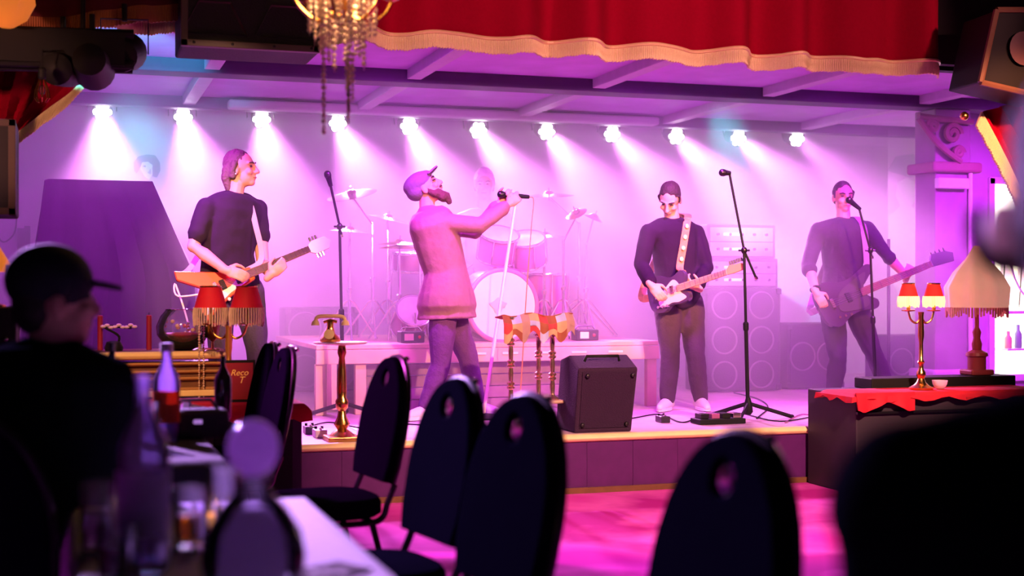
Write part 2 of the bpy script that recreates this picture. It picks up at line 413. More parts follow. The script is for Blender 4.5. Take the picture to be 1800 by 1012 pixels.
# ------------------------------------------------------------------ back row of LED pars
LY, LZ = 12.3, 2.8
bar = thing('light_bar', 'long black pipe carrying the row of stage lights', 'pipe', (3.66, LY+.1, LZ+.33))
MB().cyl((-.6, LY+.1, LZ+.33), (8.0, LY+.1, LZ+.33), .025).build('pipe', M_black, bar, True)
for x in (0, 2, 4, 6, 7.8): MB().cyl((x, LY+.1, LZ+.33), (x, LY+.1, 3.3), .012, seg=8).build('hanger', M_black, bar)
MB().tube(bez([(-.2, LY+.1, LZ+.25), (.6, LY+.08, LZ+.12), (1.3, LY+.1, LZ+.24), (2, LY+.08, LZ+.14), (2.7, LY+.1, LZ+.25)], 6), .007, 6).build('cable', M_black, bar)
M_led = mat('lit_led', (1, 1, 1), .5, emit=(1, .9, 1), es=45)
BD = V((0, -1, -.55)).normalized()
lx = [180, 322, 460, 594, 719, 841, 961, 1076, 1189, 1298, 1401]; ly = [197, 206, 210, 217, 222, 229, 232, 236, 240, 243, 244]
for i in range(11):
    c = P(lx[i], ly[i], LY)
    t = thing('stage_light', 'round LED stage light with seven glowing lenses on the back pipe', 'stage light', c, 'LED lights along the back pipe')
    if i == 0:
        ax = V((0, -1, -.3)).normalized(); a, b = frame(ax)
        h = MB().lathe([(.045, -.2), (.075, -.18), (.086, -.06), (.09, .0), (.084, .0), (.084, -.012)], c, 20, ax).build('housing', M_black, t, True)
        for k in range(7):
            q = c+ax*.004 + (V((0, 0, 0)) if k == 0 else (a*math.cos(k*PI/3)+b*math.sin(k*PI/3))*.054)
            MB().lathe([(.025, -.01), (.025, .0), (.018, .008), (.004, .011)], q, 12, ax).build('lens', M_led, t, True)
        y = MB(); y.tube([c+a*.12-ax*.08, c+a*.12+UP*.14-ax*.08+V((0, .06, 0)), c-a*.12+UP*.14-ax*.08+V((0, .06, 0)), c-a*.12-ax*.08], (.012, .004), 6)
        y.cyl(c+UP*.13-ax*.08+V((0, .06, 0)), c+UP*.29-ax*.08, .012, seg=8)
        y.build('yoke', M_black, t)
        proto = t
    else:
        for ch in proto.children:
            if ch.type == 'MESH': dup(ch, parent=t)
    cyan = False
    jx = (.0, .05, -.05, .04, .0, .03, .0, .05, .0, .05, .1)[i]
    spot('stage_beam', c+BD*.05, c+BD*5+V((jx*4, 0, 0)), BEAM_W*(.8 if cyan else 1), BEAM_CYAN if cyan else BEAM_COL, BEAM_ANG, .7, .07, t)
# ------------------------------------------------------------------ front lighting: cans above the house, out of frame, and on the side bar
def can(name, label, c, target, power, col, ang, blend=.6, r=.08, group=None):
    c = V(c); t = thing(name, label, 'spotlight', c, group); ax = (V(target)-c).normalized(); a, b = frame(ax)
    MB().lathe([(.03, -.3), (.08, -.27), (.1, -.05), (.105, .03), (.098, .03), (.09, -.04), (.02, -.05)], c, 18, ax).build('can', M_black, t, True)
    MB().tube([c+a*.12-ax*.1, c+a*.12-ax*.1+UP*.18, c-a*.12-ax*.1+UP*.18, c-a*.12-ax*.1], (.014, .004), 6).build('yoke', M_black, t)
    MB().cyl(c-ax*.1+UP*.17, c-ax*.1+UP*.26, .014, seg=8).build('clamp', M_black, t)
    if power: spot('lamp', c+ax*.035, target, power, col, ang, blend, r, t)
    return t
pipe = thing('house_pipe', 'black pipe of spotlights over the audience', 'pipe', (3, 3.2, 3.75))
MB().cyl((-2, 3.2, 3.75), (7.5, 3.2, 3.75), .025).build('pipe', M_black, pipe, True)
for x in (-1.8, 7.3): MB().cyl((x, 3.2, 3.75), (x, 3.2, 4.2), .012).build('hanger', M_black, pipe)
for i, (x, tg, pw, c_, an, bl) in enumerate([
    (1.2, (3.0, 8, 3.0), VAL_W, (1, .36, .34), 36, .5),
    (6.6, (4.4, 8, 3.0), VAL_W*.9, (1, .36, .34), 34, .5),
    (.2, (1.0, 9.0, 1.5), WARM_W*4.5, (1, .52, .3), 13, .7),
    (3.2, (3.0, 9.3, 1.6), WARM_W*1.0, WARM_COL, 18, .7),
    (4.0, (4.2, 9.4, 1.6), WARM_W*4, WARM_COL, 15, .7),
    (5.5, (6.0, 9.7, 1.6), WARM_W*4, WARM_COL, 15, .7),
    (3.6, (3.6, 7.95, .45), WARM_W*3.2, (1, .5, .36), 50, .6),
    (-.6, (.5, 7.95, .85), WARM_W*1.4, (1, .45, .2), 15, .7),
    ]):
    can('house_spotlight', 'black can spotlight hung on the pipe above the audience', (x, 3.2, 3.5), tg, pw, c_, an, bl, group='house spotlights')
# purple washes: unseen flat LED battens added behind the header, above the valance hem
for i, x in enumerate((.3, 2.2, 4.1, 6.0, 7.6)):
    c = V((x, 8.27, 2.845)); t = thing('added_wash_batten', 'unseen flat LED wash batten added behind the red valance', 'stage light', c, 'added wash battens behind the valance')
    MB().box(c, (.5, .09, .06)).build('housing', M_black, t)
    MB().box(c+V((0, .047, -.01)), (.46, .006, .03)).build('lens_strip', mat('lit_violet_strip', (.5, .2, .9), .5, emit=(.6, .1, 1), es=4), t)
    spot('wash', c+V((0, .06, -.02)), (x+.1, 10.6, .3), WASH_W, WASH_COL, 105, .8, .08, t)
    if i == 2: spot('teal_accent', c+V((0, .06, -.02)), P(1345, 500, 12.9), 2600, (.1, .85, 1), 15, .9, .05, t)
# unseen stand light, added left of the frame to light the side drape
sl = can('added_drape_light', 'unseen spotlight on a floor stand added to light the side drape', (-1.6, 4.6, 2.1), (-.05, 7.95, 2.2), WARM_W*.35, (1, .4, .26), 24, .7)
MB().cyl((-1.6, 4.6, 0.02), (-1.6, 4.6, 2.1), .02).build('pole', M_black, sl)
for k in range(3): MB().cyl((-1.6, 4.6, .3), (-1.6+.35*math.cos(k*2.1), 4.6+.35*math.sin(k*2.1), .012), .012).build('leg', M_black, sl)
# ================================================================== drapery
def fold_sheet(top, bot, n, amp, freq, t=.01, ph=0, rows=6, seed=0):
    """curtain: top/bot are functions u->Vector, folds run top to bottom"""
    rs = MB(); grid = []
    for i in range(rows+1):
        k = i/rows; row = []
        for j in range(n+1):
            u = j/n; p = top(u).lerp(bot(u), k)
            a = amp*(.55+.45*k)*(math.sin(freq*2*PI*u+ph)+.5*math.sin(freq*2.7*PI*u+seed))
            row.append(p+V((0, -a, 0)))
        grid.append(row)
    vs = [p for r in grid for p in r]+[p+V((0, t, 0)) for r in grid for p in r]; N = (rows+1)*(n+1); fs = []
    for i in range(rows):
        for j in range(n):
            a = i*(n+1)+j; q = (a, a+1, a+n+2, a+n+1)
            fs.append(q); fs.append(tuple(x+N for x in reversed(q)))
    rim = [j for j in range(n+1)]+[i*(n+1)+n for i in range(1, rows+1)]+[rows*(n+1)+j for j in range(n-1, -1, -1)]+[i*(n+1) for i in range(rows-1, 0, -1)]
    for i in range(len(rim)):
        a, b = rim[i], rim[(i+1) % len(rim)]; fs.append((a, a+N, b+N, b))
    return rs.add(vs, fs), grid
def fringe_of(edge, h, per=.012, t=.012, down=V((0, 0, -1))):
    m = MB(); L = sum((edge[i+1]-edge[i]).length for i in range(len(edge)-1))
    k = max(1, int(L/per)); acc = [0]
    for i in range(len(edge)-1): acc.append(acc[-1]+(edge[i+1]-edge[i]).length)
    def at(s):
        for i in range(len(edge)-1):
            if acc[i+1] >= s: return edge[i].lerp(edge[i+1], (s-acc[i])/max(1e-6, acc[i+1]-acc[i]))
        return edge[-1]
    rs = []
    for i in range(k*2+1):
        p = at(L*i/(k*2)); o = V((0, -.004*(i % 2), 0)); hh = h*(1+.05*math.sin(i*1.7)+.03*math.sin(i*.31))
        rs.append([p+o+V((0, -.006, .004)), p+o*2+V((0, -.008, 0))+down*hh*.5, p+o+V((0, -.006, 0))+down*hh, p+V((0, t, 0))+down*hh, p+V((0, t, .004))])
    return m.rings(rs)
VY = 7.99
def swags(x):                       # hem with shallow box pleats
    return .018*abs(math.sin((x-.1)*PI/.62))
va = thing('valance_curtain', 'wide red velvet valance with gold fringe above the stage', 'curtain', (2.6, VY, 2.8))
sh, gr = fold_sheet(lambda u: V((-.9+6.55*u, VY-.02, 4.1)), lambda u: V((-.9+6.55*u, VY, 2.80+swags(-.9+6.55*u))), 260, .08, 13.5, rows=9, seed=1.3)
sh.build('velvet', M_red, va, True)
fringe_of(gr[-1], .088).build('fringe', M_fringe, va)
MB().tube([p+V((0, -.012, .004)) for p in gr[-1]], .012, 6).build('braid', M_gold, va)
dark = thing('side_valance', 'red valance left of the stage, shade put into its velvet and fringe', 'curtain', P(150, 20, 7.55))
sh, gr = fold_sheet(lambda u: P(-60+385*u, -160, 7.55), lambda u: P(-60+385*u, 22+10*math.sin(u*7-1)+(-12*max(0, u-.85)/.15), 7.55), 60, .02, 4, rows=4)
sh.build('velvet', mat('shade_tinted_velvet', (.12, .006, .02), .9, sheen=.1), dark, True); fringe_of(gr[-1], .085).build('fringe', mat('shade_tinted_fringe', (.45, .16, .07), .8), dark)  # same velvet and gold fringe, their unlit look put into darker colours
def side_drape(name, label, outer, inner, Y, seed):
    """a gathered drape whose fringed free edge runs along `inner` (pixels)"""
    t = thing(name, label, 'curtain', P(*inner[-1], Y))
    inn = bez([P(x, y, Y) for x, y in inner], 10); out_ = bez([P(x, y, Y+.05) for x, y in outer], 10)
    n = len(inn); grid = []
    for i in range(n):
        k = i/(n-1); q = out_[int(k*(len(out_)-1))]
        row = []
        for j in range(17):
            u = j/16; p = q.lerp(inn[i], u); row.append(p+V((0, -.05*math.sin(u*19+seed+k*1.2)*(1-.2*u)-.05, 0)))
        grid.append(row)
    N = n*17; vs = [p for r in grid for p in r]+[p+V((0, .012, 0)) for r in grid for p in r]; fs = []
    for i in range(n-1):
        for j in range(16):
            a = i*17+j; f = (a, a+1, a+18, a+17); fs += [f, tuple(x+N for x in reversed(f))]
    rim = list(range(17))+[i*17+16 for i in range(1, n)]+[(n-1)*17+j for j in range(15, -1, -1)]+[i*17 for i in range(n-2, 0, -1)]
    for i in range(len(rim)): a, b = rim[i], rim[(i+1) % len(rim)]; fs.append((a, a+N, b+N, b))
    MB().add(vs, fs).build('velvet', M_red, t, True)
    return t, [r[-1] for r in grid]
ld, ed = side_drape('side_drape', 'red side drape with slanting gold fringe beside the par cans', [(-40, 90), (-30, 160), (-10, 240)], [(165, 122), (125, 165), (85, 195), (33, 236)], 7.95, 0)
fringe_of(ed, .1, down=V((-.35, 0, -.94))).build('fringe', M_fringe, ld)
rd, ed = side_drape('side_drape', 'red side drape with gold fringe hanging before the lit bar window', [(1800, 175), (1830, 250), (1840, 330), (1835, 480)], [(1712, 200), (1745, 258), (1778, 320), (1808, 385)], 7.9, 2)
fringe_of(ed, .1, down=V((-.45, 0, -.89))).build('fringe', M_fringe, rd)
MB().ell(P(1695, 204, 7.82), (.03, .03, .03)).build('tieback_knob', M_brass, rd, True)

# ================================================================== loudspeakers
def pa_box(name, label, px, Y, tilt=0, m=M_soft, horn=True):
    """px = (x0, y0, x1, y1)"""
    a, b = P(px[0], px[3], Y), P(px[2], px[1], Y); c = (a+b)/2; w_, h_ = (b.x-a.x), (b.z-a.z)
    t = thing(name, label, 'loudspeaker', c+V((0, .2, 0)))
    MB().box(c+V((0, .22, 0)), (w_, .4, h_)).build('cabinet', m, t, bevel=.012)
    fm = MB()
    for sx in (-1, 1): fm.box(c+V((sx*(w_/2-.018), .012, 0)), (.036, .045, h_))
    for sz in (-1, 1): fm.box(c+V((0, .012, sz*(h_/2-.018))), (w_, .045, .036))
    fm.build('baffle_frame', mat('speaker_trim', (.1, .06, .06), .5), t, bevel=.004)
    return t, c, w_, h_
t, c, w_, h_ = pa_box('hanging_loudspeaker', 'black loudspeaker with flared horn hung before the red valance', (318, -130, 562, 80), 7.35)
hm_ = mat('horn_black', (.12, .06, .075), .45)
for sx in (-1, 1):
    MB().add([c+V((sx*.19-.17+.34*a, .0, z)) for a, z in ((0, -.27), (1, -.27), (.75, -.1), (.25, -.1))]+[c+V((sx*.19-.17+.34*a, .1, z)) for a, z in ((.1, -.24), (.9, -.24), (.65, -.13), (.35, -.13))],
             [(0, 1, 5, 4), (1, 2, 6, 5), (2, 3, 7, 6), (3, 0, 4, 7), (4, 5, 6, 7)]).build('horn', hm_, t)
    MB().lathe([(.13, 0), (.12, .01), (.04, .06), (.02, .05)], c+V((sx*.19, .01, .1)), 20, V((0, 1, 0))).build('woofer', hm_, t, True)
for sx in (-.3, -.1, .12, .32): MB().ell(c+V((sx, -.012, -h_/2+.02)), (.008, .005, .008)).build('bolt', M_gunmetal, t)
for sx in (-.3, .3): MB().cyl(c+V((sx, .2, h_/2)), (c.x+sx, c.y+.2, 4.2), .012).build('hanger', M_black, t)
t, c, w_, h_ = pa_box('wall_loudspeaker', 'black loudspeaker on the left wall below the par cans', (-90, 210, 28, 376), 7.1)
MB().box(c+V((0, .0, 0)), (w_-.07, .02, h_-.07)).build('grille', M_gunmetal, t)
MB().box((c.x-.05, c.y+.2, c.z+h_/2+.35), (.05, .05, .7)).build('bracket', M_black, t)
# slanted one at the upper right
sp = thing('angled_loudspeaker', 'tilted loudspeaker with brown edge frame above the right drape', 'loudspeaker', P(1775, 80, 7.4))
o0 = [P(1750, 18, 7.4), P(1722, 145, 7.4), P(1850, 175, 7.4), P(1870, 18, 7.4)]
MB().add(o0+[q+V((.05, .4, 0)) for q in o0], [(0, 1, 2, 3), (7, 6, 5, 4), (0, 4, 5, 1), (1, 5, 6, 2), (2, 6, 7, 3), (3, 7, 4, 0)]).build('cabinet', M_black, sp, bevel=.01)
fm = MB()
for i in range(4): fm.tube([o0[i]+V((0, -.01, 0)), o0[(i+1) % 4]+V((0, -.01, 0))], .02, 6)
fm.build('edge_frame', mat('speaker_edge', (.16, .08, .05), .5), sp)
MB().lathe([(.11, 0), (.1, .01), (.04, .05), (.02, .045)], P(1800, 85, 7.37), 20, V((0, 1, 0))).build('woofer', hm_, sp, True)
MB().cyl(P(1800, 20, 7.6), P(1800, 20, 7.6)+UP*1.6, .015).build('hanger', M_black, sp)

# ================================================================== side lighting bar, par cans (upper left)
tr = thing('side_truss', 'black lighting truss across the upper left with cables', 'truss', P(60, 75, 7.2))
p0, p1 = P(-230, 46, 7.2), P(235, 56, 7.2)
for dz, dy in ((0, 0), (-.16, 0), (0, .14), (-.16, .14)): MB().cyl(p0+V((0, dy, dz)), p1+V((0, dy, dz-.01)), .022, seg=8).build('chord', M_black, tr)
for i in range(9):
    a = p0.lerp(p1, i/9); b = p0.lerp(p1, (i+1)/9)
    MB().cyl(a, b+V((0, 0, -.16)), .01, seg=6).build('lacing', M_black, tr); MB().cyl(a+V((0, .14, -.16)), b+V((0, .14, 0)), .01, seg=6).build('lacing', M_black, tr)
MB().box(p0.lerp(p1, .63)+V((0, -.03, -.08)), (.82, .015, .17)).build('cover_plate', M_black, tr)
for k in (.1, .8): MB().cyl(p0.lerp(p1, k)+V((0, .07, 0)), V((p0.lerp(p1, k).x, 7.27, 4.2)), .012).build('hanger', M_black, tr)
can('par_can', 'black par can with a pale rim pointing down at the red side drape', P(165, 122, 7.3), P(258, 320, 12.9), 4500, (.1, .85, 1), 13)
can('par_can', 'black par can beside the truss end', P(222, 92, 7.5), P(262, 60, 9.0), 0, (.1, .85, 1), 13)
can('par_can', 'unseen par can added on the truss end to light the tables', P(-110, 105, 7.2), (.3, 2.9, .75), 3200, (.62, .3, 1), 42)  # out of view, added to throw violet light on the tables
can('par_can', 'unseen par can added on the truss end to light the carpet', P(-190, 100, 7.2), (2.1, 5.2, 0), 1300, (1, .1, .85), 44)  # out of view, added to throw magenta light on the carpet
can('par_can', 'black par can hung under the truss with teal light on the ceiling', P(118, 118, 7.4), P(250, 95, 9.8), 700, (.05, .9, 1), 22)
cb = thing('wire_guard_lamp', 'small bulb in a gold wire guard below the truss', 'lamp', P(74, 170, 7.0))
cc = P(74, 158, 7.0)
for k in range(8):
    a = V((math.cos(k*PI/4), math.sin(k*PI/4), 0)); MB().tube([cc+UP*.05+a*.012, cc+a*.03, cc-UP*.04+a*.035, cc-UP*.06+a*.02], .003, 5).build('wire', M_brass, cb)
MB().lathe([(.012, .05), (.02, .06), (.02, .1), (.01, .11)], cc, 10).build('socket', M_black, cb)
MB().ell(cc, (.016, .016, .024)).build('bulb', M_glass, cb, True)
MB().tube([cc+UP*.11, cc+UP*.2, P(74, 92, 7.2)], .004, 5).build('cord', M_black, cb)
sco = thing('amber_sconce', 'amber glass wall sconce glowing over the dim valance corner', 'lamp', P(20, 20, 7.0))
MB().lathe([(.03, -.1), (.09, -.06), (.13, .02), (.12, .1), (.09, .14)], P(12, 12, 7.0), 14, wob=lambda i, a: .08*math.sin(5*a)).build('shade', mat('amber_shade', (.7, .25, .05), .5, emit=(1, .25, .03), es=.45), sco, True)
MB().cyl(P(12, 12, 7.0), P(-30, 12, 7.1), .02).build('arm', M_brass, sco)

# ================================================================== chandelier over the audience
ch = thing('crystal_chandelier', 'brass chandelier with long strings of clear crystal beads', 'chandelier', P(600, 100, 5.0))
cx = P(602, 20, 5.0)
def bead_string(p, n, r0, r1, gap=2.35):
    m = MB(); z = 0
    for i in range(n):
        r = r0+(r1-r0)*i/max(1, n-1); r *= random.uniform(.9, 1.25)
        m.ell(p-UP*z, (r, r, r*1.05), seg=8, rg=6); z += r*gap
    m.cyl(p+UP*.01, p-UP*z, .0012, seg=4)
    return m, z
MB().lathe([(.012, .5), (.012, .3), (.03, .25), (.05, .2), (.02, .16), (.02, .1), (.05, .05), (.03, .0)], cx, 14).build('stem', M_brass, ch, True)
MB().tube([cx+UP*.5, V((cx.x, cx.y, 4.2))], .008, 6).build('chain', M_brass, ch)
for z, r, n in ((.16, .125, 16), (.06, .115, 12)):
    MB().tube([cx+V((r*math.cos(a*PI/12), r*math.sin(a*PI/12), z)) for a in range(25)], .006, 6).build('ring', M_brass, ch)
for k in range(16):
    a = k*2*PI/16; m, z = bead_string(cx+V((.122*math.cos(a), .122*math.sin(a), .15)), 11, .011, .0075, 2.2); m.build('crystal_strand', M_crystal, ch, True)
for k in range(12):
    a = k*2*PI/12+.2; m, z = bead_string(cx+V((.08*math.cos(a), .08*math.sin(a), .06)), 8+k % 4, .011, .008); m.build('crystal_strand', M_crystal, ch, True)
for px, y0, n, r in ((569, 60, 18, .0095), (613, 30, 16, .0105), (620, 95, 10, .008), (610, 95, 8, .008), (612, 150, 9, .0075)):
    m, z = bead_string(P(px, y0, 4.95), n, r, r*.75); m.build('crystal_strand', M_crystal, ch, True)
for k in range(6):
    a = k*PI/3+.1; e = V((math.cos(a), math.sin(a), 0))
    MB().tube(bez([cx+UP*.02, cx+e*.09-UP*.04, cx+e*.16+UP*.0, cx+e*.19+UP*.05], 6), .007, 6).build('arm', M_brass, ch, True)
    MB().lathe([(.006, 0), (.03, .012), (.032, .016), (.01, .018), (.009, .09), (.002, .095)], cx+e*.19+UP*.05, 12).build('candle_cup', M_brass, ch, True)
    MB().ell(cx+e*.19+UP*.165, (.012, .012, .026)).build('candle_bulb', mat('lit_candle_bulb', (1, .7, .4), .4, emit=(1, .5, .18), es=14), ch, True)
pl = bpy.data.lights.new('chandelier_glow', 'POINT'); pl.energy = 44; pl.color = (1, .5, .2); pl.shadow_soft_size = .12
po = bpy.data.objects.new('chandelier_glow', pl); COL.objects.link(po); po.parent = ch; po.location = cx+UP*.1-ch.location
# ================================================================== drum riser and kit
RZ = .87
ri = thing('drum_riser', 'low wooden drum riser with pale pine front and plank panel', 'riser', (3.03, 10.7, SZ))
MB().bbox(1.69, 4.37, 9.75, 11.75, RZ-.035, RZ).build('deck', M_pine, ri, bevel=.006)
MB().bbox(1.69, 4.37, 9.74, 9.78, RZ-.14, RZ-.037).build('front_rail', M_pine, ri, bevel=.005)
for x in (1.73, 2.02, 4.1, 4.32): MB().bbox(x-.04, x+.04, 9.77, 9.83, SZ, RZ-.14).build('leg', M_pine, ri, bevel=.004)
for x in (1.73, 4.32): MB().bbox(x-.04, x+.04, 11.6, 11.68, SZ, RZ-.035).build('leg', M_pine, ri)
for k in range(4): MB().bbox(2.06, 4.06, 9.86, 9.88, SZ+.005+.09*k, SZ+.088+.09*k).build('plank', mat('riser_plank', (.3, .16, .22), .6, var=.3), ri, bevel=.004)
for x in (2.9, 3.15, 3.4, 3.7, 4.0): MB().bbox(x-.06, x+.06, 9.732, 9.74, RZ-.085, RZ-.07).build('tape_strip', M_white, ri)
BC = P(885, 537, 9.95); BR = .272
bd_ = thing('bass_drum', 'large bass drum with cream front head on the riser', 'drum', (BC.x, 10.2, RZ))
ay = V((0, 1, 0))
MB().lathe([(BR, 0), (BR+.004, .02), (BR+.004, .4), (BR, .42)], BC+V((0, .02, 0)), 40, ay).build('shell', M_drumwrap, bd_, True)
MB().lathe([(BR-.008, 0), (BR-.008, .012), (.02, .012), (.02, 0)], BC+V((0, .012, 0)), 40, ay).build('front_head', M_drumhead, bd_, True)
MB().tube([BC+V((BR*1.01*math.cos(a*PI/20), .015, BR*1.01*math.sin(a*PI/20))) for a in range(41)], (.012, .018), 8).build('hoop', mat('hoop_wood', (.5, .12, .25), .35), bd_, True)
MB().prism([(.06*math.cos(a*2*PI/24)*(1+.35*math.sin(3*a*2*PI/24)), .05*math.sin(a*2*PI/24)*(1+.3*math.cos(4*a*2*PI/24))) for a in range(24)], .004, BC+V((-.04, .008, -.0)), V((1, 0, 0)), UP).build('head_emblem', mat('emblem_rose', (.75, .45, .36), .6), bd_)
for s_ in (-1, 1): MB().tube([BC+V((s_*.22, .12, -.12)), BC+V((s_*.36, -.02, RZ-BC.z+.01))], .009, 6).build('spur', M_chrome, bd_)
for a in range(8):
    q = BC+V(((BR+.012)*math.cos(a*PI/4+.3), .05, (BR+.012)*math.sin(a*PI/4+.3))); MB().box(q, (.02, .06, .02)).build('claw', M_chrome, bd_)
def drum(name, label, c, r, h, ax=UP, legs=None, m=M_drumwrap):
    c = V(c); t = thing(name, label, 'drum', (c.x, c.y, RZ) if legs else c)
    ax = V(ax).normalized(); a, b = frame(ax)
    MB().lathe([(r, -h/2), (r, h/2)], c, 28, ax).build('shell', m, t, True)
    MB().lathe([(.01, h/2+.004), (r*.96, h/2+.004), (r, h/2)], c, 28, ax).build('head', M_white, t, True)
    for s_ in (-1, 1): MB().tube([c+ax*s_*h/2+(a*math.cos(k*PI/14)+b*math.sin(k*PI/14))*(r+.008) for k in range(29)], (.007, .012), 6).build('rim', M_chrome, t, True)
    for k in range(6):
        d_ = a*math.cos(k*PI/3)+b*math.sin(k*PI/3); MB().cyl(c+d_*(r+.014)-ax*h*.48, c+d_*(r+.014)+ax*h*.48, .006, seg=6).build('lug', M_chrome, t)
    if legs:
        for k in range(3):
            an = k*2*PI/3+.5; d_ = V((math.cos(an), math.sin(an), 0)); MB().cyl(c+d_*(r+.02)+UP*.05, V((c.x, c.y, RZ))+d_*(r+.05), .008, seg=6).build('leg', M_chrome, t)
    return t
tilt = V((0, -.45, .9))
drum('rack_tom', 'small tom mounted above the bass drum', P(875, 432, 10.15), .15, .2, tilt)
drum('rack_tom', 'second small tom beside the glinting blue cable above the bass drum', P(925, 440, 10.18), .15, .2, V((-.2, -.4, .9)))
drum('floor_tom', 'floor tom on three chrome legs beside the bass drum', (BC.x+.55, 10.6, RZ+.33), .2, .38, UP, True)
drum('floor_tom', 'small drum standing low by the riser left side', P(722, 560, 10.3)+V((0, 0, .0)), .13, .24, V((0, -.8, .5)), True)
drum('snare_drum', 'snare drum on its stand behind the bass drum', (BC.x-.5, 10.75, RZ+.62), .17, .14, V((0, -.1, 1)), True)
for k, (x, y) in enumerate(((880, 455), (918, 460))):
    c = P(x, y, 10.2); MB().cyl(c, V((c.x, 10.2, BC.z+BR)), .012).build('tom_post', M_chrome, bd_)
def cymbal(label, px, py, Y, r, tl=(0, 0), base=None, two=False, bz=RZ, spread=.26):
    c = P(px, py, Y); bx_, by_ = base or (c.x, c.y+.02)
    t = thing('cymbal_stand', label, 'cymbal', (bx_, by_, bz))
    ax = V((tl[0], tl[1], 1)).normalized()
    for k in range(2 if two else 1):
        MB().lathe([(.006, .02), (.02, .022), (.034, .012), (.04, .004), (r*.6, -.006), (r, -.02), (r, -.022), (r*.5, -.012), (.006, .012)], c+ax*(-.03*k), 30, ax).build('cymbal', M_cymbal, t, True)
    MB().cyl(c-ax*.06, c+ax*.05, .006, seg=6).build('tilter', M_chrome, t)
    top = V((bx_, by_, c.z-.12 if not base else c.z-.25))
    MB().tube([c-ax*.03, top], .008, 6).build('boom', M_chrome, t)
    MB().cyl(top+UP*.02, V((bx_, by_, bz+.12)), .011, .014, 8).build('pole', M_chrome, t, True)
    MB().lathe([(.02, 0), (.022, .03), (.015, .04)], (bx_, by_, (top.z+bz)/2), 8).build('clamp', M_chrome, t)
    for k in range(3):
        an = k*2*PI/3+.4; d_ = V((math.cos(an), math.sin(an), 0))
        MB().tube([V((bx_, by_, bz+.32)), V((bx_, by_, bz+.3))+d_*.04, V((bx_, by_, bz+.012))+d_*spread], .008, 6).build('leg', M_chrome, t)
    return t
cymbal('crash cymbal tilted on the tallest stand at the left of the kit', 618, 338, 10.6, .2, (-.25, -.2), (P(655, 338, 10.7).x, 10.7))
cymbal('small cymbal tilted upward next to the tall crash', 683, 381, 10.7, .16, (.2, -.12))
cymbal('thin cymbal low beside the second microphone stand', 615, 403, 10.4, .15, (.08, -.05))
cymbal('pair of hi-hat cymbals at the left of the drummer', 703, 425, 10.35, .17, (0, -.04), two=True)
cymbal('ride cymbal level on a heavy stand at the right of the drummer', 965, 340, 10.6, .21, (-.06, -.1), (P(1018, 340, 10.65).x, 10.65), spread=.4)
cymbal('crash cymbal low on the right side of the kit', 958, 412, 10.3, .17, (-.04, -.05))
cymbal('splash cymbal angled steeply on the right heavy stand', 1045, 380, 10.45, .09, (.35, -.3), (P(1030, 380, 10.5).x, 10.5), spread=.36)
cymbal('small cymbal facing left by the heavy right stand', 1012, 372, 10.42, .09, (-.6, -.3), (P(1000, 380, 10.45).x-.12, 10.25), spread=.2)
st = thing('drum_throne', 'round drum stool behind the kit', 'stool', (P(850, 500, 11.2).x, 11.25, RZ))
sx_ = P(850, 500, 11.2).x
MB().lathe([(.02, .44), (.15, .44), (.16, .47), (.15, .52), (.02, .53)], (sx_, 11.25, RZ), 20).build('seat', M_soft, st, True); MB().cyl((sx_, 11.25, RZ+.02), (sx_, 11.25, RZ+.45), .02).build('post', M_chrome, st)
for k in range(3): MB().cyl((sx_, 11.25, RZ+.25), (sx_+.22*math.cos(k*2.1), 11.25+.22*math.sin(k*2.1), RZ+.01), .01).build('leg', M_chrome, st)
for px, lab in ((722, 'small black effects box with lit label under the hi-hat'), (1028, 'small black effects box with a red light under the heavy stand')):
    c = P(px, 588, 9.95); c.z = RZ+.045
    t = thing('effects_box', lab, 'effects box', (c.x, c.y, RZ)); MB().box(c, (.18, .14, .085)).build('case', M_gunmetal, t, bevel=.008)
    MB().box(c+V((-.03, -.072, 0)), (.07, .004, .05)).build('label_plate', mat('label_cream', (.9, .7, .5), .6), t); MB().ell(c+V((.05, -.072, 0)), (.012, .006, .012)).build('knob', M_redcloth, t)
    MB().tube([c+V((-.08, 0, .045)), c+V((-.06, 0, .07)), c+V((.06, 0, .07)), c+V((.08, 0, .045))], .006, 6).build('handle', M_chrome, t)

# ================================================================== back line
def grille_mat(): return mat('amp_grille', (.028, .006, .04), .9, bump=.6, scale=160)
def speaker_cab(label, x0, x1, Y, h, d=.38, rows=2, cat='amplifier', name='speaker_cabinet', z0=SZ):
    t = thing(name, label, cat, ((x0+x1)/2, Y+d/2, z0)); w_ = x1-x0; c = (x0+x1)/2
    MB().bbox(x0, x1, Y, Y+d, z0+.01, z0+h).build('cabinet', M_soft, t, bevel=.012)
    MB().bbox(x0+.03, x1-.03, Y-.008, Y, z0+.04, z0+h-.03).build('grille', grille_mat(), t)
    r = min(w_/4.6, h/rows/2.6)
    for i in range(rows):
        for s_ in (-1, 1):
            z = z0+h*(i+.5)/rows
            MB().tube([V((c+s_*w_*.24+r*math.cos(k*PI/12), Y-.01, z+r*math.sin(k*PI/12))) for k in range(25)], .008, 6).build('cone_ring', mat('cone_grey', (.16, .12, .17), .5), t)
    for sx in (-1, 1):
        for z in (z0+.04, z0+h-.03): MB().box((c+sx*(w_/2-.02), Y-.004, z), (.05, .02, .05)).build('corner', M_gunmetal, t, bevel=.006)
    return t
